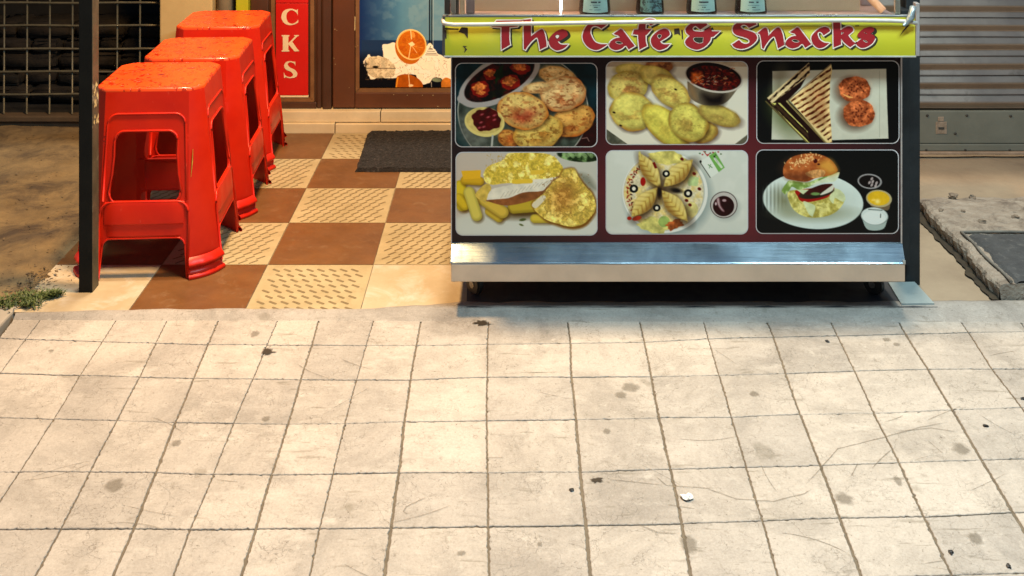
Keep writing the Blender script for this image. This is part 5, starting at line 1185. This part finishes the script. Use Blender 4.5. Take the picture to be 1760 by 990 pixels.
def make_stool(name, label):
    t = thing(name, label, 'stool', (0, 0, 0), 0, 'red plastic stools in a row beside the post')
    # seat: top plate and skirt
    bm = bmesh.new()
    zs = [SH-.010, SH-.03, .46, .43, .41, .395]
    for k in range(4):
        for sg in (1, -1):
            strip(bm, zs, lambda z: 0.0, k, sg); strip(bm, [.395, .392, .388, .382, .375, .369], win, k, sg)
        corner(bm, [SH-.010, SH-.03, .46, .43, .41, .395, .382, .369], k)
    clean(bm); solid(obj('seat_skirt', bm, M['plastic'], t))
    bm = bmesh.new(); rings = []
    for ins, z in ((0, SH-.010), (.0004, SH-.005), (.002, SH-.0018), (.005, SH-.0002), (.008, SH), (.010, SH-.0008)):
        w, c = Wd(SH-.01)-ins, Cf(SH-.01)-ins*.4; R = []
        for k in range(4):
            R.append(rot4((w-c, -w, z), k))
            for s in (1, 2, 3, 4, 5): q = s/6; bl = .05*c*math.sin(math.pi*q); R.append(rot4((w-c+c*q+bl*.7, -w+c*q-bl*.7, z), k))
            R.append(rot4((w, -w+c, z), k))
        rings.append([bm.verts.new(p) for p in R])
    for A_, B_ in zip(rings, rings[1:]):
        for a in range(len(A_)): bm.faces.new((A_[a], A_[(a+1) % len(A_)], B_[(a+1) % len(A_)], B_[a])).smooth = True
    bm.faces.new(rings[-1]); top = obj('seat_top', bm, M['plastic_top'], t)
    for cx, cy, rx, ry in ((0, 0, .010, .008), (-.075, .065, .013, .005), (.07, .07, .013, .005)):
        bm = bmesh.new(); face(bm, [(cx+rx*math.cos(a*.5236), cy+ry*math.sin(a*.5236), SH-.0006) for a in range(12)])
        obj('drain_hole', bm, M['hole'], top)
    # legs
    for k in range(4):
        bm = bmesh.new()
        zz = [.369, .34, .30, .26, .231, .224, .217, .211, .207, .205]
        strip(bm, zz, win, k, 1); strip(bm, [.205, .17, .14, .108], lambda z: .094, k, 1); strip(bm, [.108, .105, .100, .094, .086, .06, .03, .0], arch, k, 1)
        k2 = (k+1) % 4
        strip(bm, zz, win, k2, -1); strip(bm, [.205, .17, .14, .108], lambda z: .094, k2, -1); strip(bm, [.108, .105, .100, .094, .086, .06, .03, .0], arch, k2, -1)
        corner(bm, [.369, .33, .29, .25, .21, .17, .13, .09, .05, 0], k)
        clean(bm); lg = solid(obj('leg', bm, M['plastic'], t))
        bm = bmesh.new(); prev = None
        for off, z in ((.0, .056), (.004, .053), (.0085, .048), (.0125, .041), (.0135, .036), (.0105, .033), (-.001, .0315), (-.002, .022), (-.001, .0145), (.009, .012), (.0125, .008), (.0125, .001), (.006, 0)):
            w, c = Wd(z), Cf(z); row = []
            for s in range(13):
                q = s/12; bl = .16*c*math.sin(math.pi*q)+off; x = w-c+c*q; y = -w+c*q; ang = math.radians(-78+66*q)
                fl = 1+.06*math.sin(q*22) if .034 < z < .05 else 1
                row.append(bm.verts.new(rot4((x+math.cos(ang)*bl*fl, y+math.sin(ang)*bl*fl, z), k)))
            if prev:
                for a in range(12): bm.faces.new((prev[a], prev[a+1], row[a+1], row[a])).smooth = True
            prev = row
        obj('foot', bm, M['plastic'], lg)
    # stretchers with their lips
    for k in range(4):
        bm = bmesh.new(); prev = None
        for z, off in ((.112, 0), (.118, .003), (.146, .0035), (.150, .0065), (.198, .0070), (.206, .0055), (.209, .001), (.209, -.006)):
            row = [bm.verts.new(rot4(panel_pt(-.108+.216*s/12, z, off-(.0045 if s in (0, 12) else 0)), k)) for s in range(13)]
            if prev:
                for a in range(12): bm.faces.new((prev[a], prev[a+1], row[a+1], row[a]))
            prev = row
        clean(bm); solid(obj('stretcher', bm, M['plastic'], t), .003)
        bm = bmesh.new()
        path = [(-.114, .03), (-.118, .16)] ; arc = lambda cx, cz, r, a0, a1, n=6: [(cx+r*math.cos(math.radians(a0+(a1-a0)*i/n)), cz+r*math.sin(math.radians(a0+(a1-a0)*i/n))) for i in range(n+1)]
        wl = [(-.1005, .235)]+[(-hw(z), z) for z in (.28, .33)]+arc(-.086+.026, .371, .026, 180, 90)+arc(.086-.026, .371, .026, 90, 0)+[(hw(z), z) for z in (.33, .28)]+[(.1005, .235)]+arc(.0965-.026, .229, .026, 0, -90)+arc(-.0965+.026, .229, .026, -90, -180)
        tube(bm, [rot4(panel_pt(u_, z_, .0005), k) for u_, z_ in wl], .0032, 6, closed=True)
        ol = [(-.1135, .21), (-.1105, .32)]+arc(-.108+.03, .415, .028, 180, 90)+arc(.108-.03, .415, .028, 90, 0)+[(.1105, .32), (.1135, .21)]
        tube(bm, [rot4(panel_pt(u_, z_, .0002), k) for u_, z_ in ol], .0030, 6)
        al = [(-.1195, .005), (-.115, .06)]+arc(-.112+.022, .088, .022, 180, 90)+arc(.112-.022, .088, .022, 90, 0)+[(.115, .06), (.1195, .005)]
        tube(bm, [rot4(panel_pt(u_, z_, .0002), k) for u_, z_ in al], .0028, 6)
        sl = [(-.122, .02), (-.122, .16)]+arc(-.120+.03, .177, .030, 180, 90)+arc(.120-.03, .177, .030, 90, 0)+[(.122, .16), (.122, .02)]
        tube(bm, [rot4(panel_pt(u_, z_, .0022), k) for u_, z_ in sl], .0034, 6)
        obj('opening_rim', bm, M['plastic'], t)
    return t
st = make_stool('plastic_stool', 'red plastic stool with a wet seat, the nearest one, directly behind the black post')
def dup(root, loc, rz_, sc, label):
    r = root.copy(); COL.objects.link(r); r.location = loc; r.rotation_euler = (0, 0, rz_); r.scale = sc; r['label'] = label
    for ch in list(root.children):
        c = ch.copy(); COL.objects.link(c); c.parent = r
        for g_ in ch.children:
            d = g_.copy(); COL.objects.link(d); d.parent = c
    return r
dup(st, (-1.022, 3.735, 0), math.radians(2.5), (1, 1, .968), 'red plastic stool with a wet seat, in the middle between the two others')
dup(st, (-1.045, 4.145, 0), math.radians(2), (.98, .98, .985), 'red plastic stool with a duller seat, the farthest one, next to the red sign')
st.location = (-1.024, 3.325, 0); st.rotation_euler = (0, 0, math.radians(3))
bm = bmesh.new(); tube(bm, [(.128, -.1625, .345), (.127, -.165, .31), (.124, -.1685, .27)], [.0009, .0016, .0008], 6)
for v in bm.verts: v.co.y -= .0005
obj('yellow_streak', bm, M['streak'], st)

# ------------------------------------------------------------------ grass and litter on the dirt
bm = bmesh.new(); r_ = random.Random(9)
for k in range(1000):
    ax, ay, sx, sy = r_.choice([(8,524,16,7),(28,518,16,7),(48,512,14,7),(66,508,12,6),(86,509,9,3.5),(52,524,14,5),(98,506,6,2.5)])
    x = r_.gauss(ax, sx*.62); cy = min(537, r_.gauss(ay, sy*.62))
    b = gz(x+r_.gauss(0, 3), cy, .004); h = r_.uniform(.003, .014); a = r_.uniform(0, 6.28); l = r_.uniform(.6, 2.2)*h; w = r_.uniform(.0010, .0026)
    dx, dy = math.cos(a), math.sin(a); p = Vector((-dy, dx, 0))*w
    v = [b-p, b+p, b+Vector((dx*l*.5, dy*l*.5, h*.75))+p*.8, b+Vector((dx*l*.5, dy*l*.5, h*.75))-p*.8, b+Vector((dx*l, dy*l, h))]
    V = [bm.verts.new(q) for q in v]; bm.faces.new(V[:4]); bm.faces.new((V[3], V[2], V[4]))
tag(obj('grass', bm, M['grass']), 'small patch of green grass at the left edge between dirt and ramp', 'grass', kind='stuff')
bm = bmesh.new()
for k in range(260):
    if k < 150: x = r_.gauss(55, 24); y = 478+(60-x)*.35+r_.gauss(0, 12)+6
    else: x = r_.uniform(0, 135); y = r_.uniform(225, 500)
    y = min(535, y); s = r_.uniform(.003, .009) if k < 150 else r_.uniform(.002, .008); a = r_.uniform(0, 6.28)
    b = gz(min(x, 128), y, .012); d = Vector((math.cos(a), math.sin(a), r_.uniform(-.2, .4)))*s; p = Vector((-d.y, d.x, 0))*r_.uniform(.15, .5)
    face(bm, [b-d, b-p, b+d, b+p+Vector((0, 0, .002))])
tag(obj('leaf_litter', bm, M['leaf']), 'dry twigs and leaf crumbs strewn over the dirt beside the tiled floor', 'litter', kind='stuff')
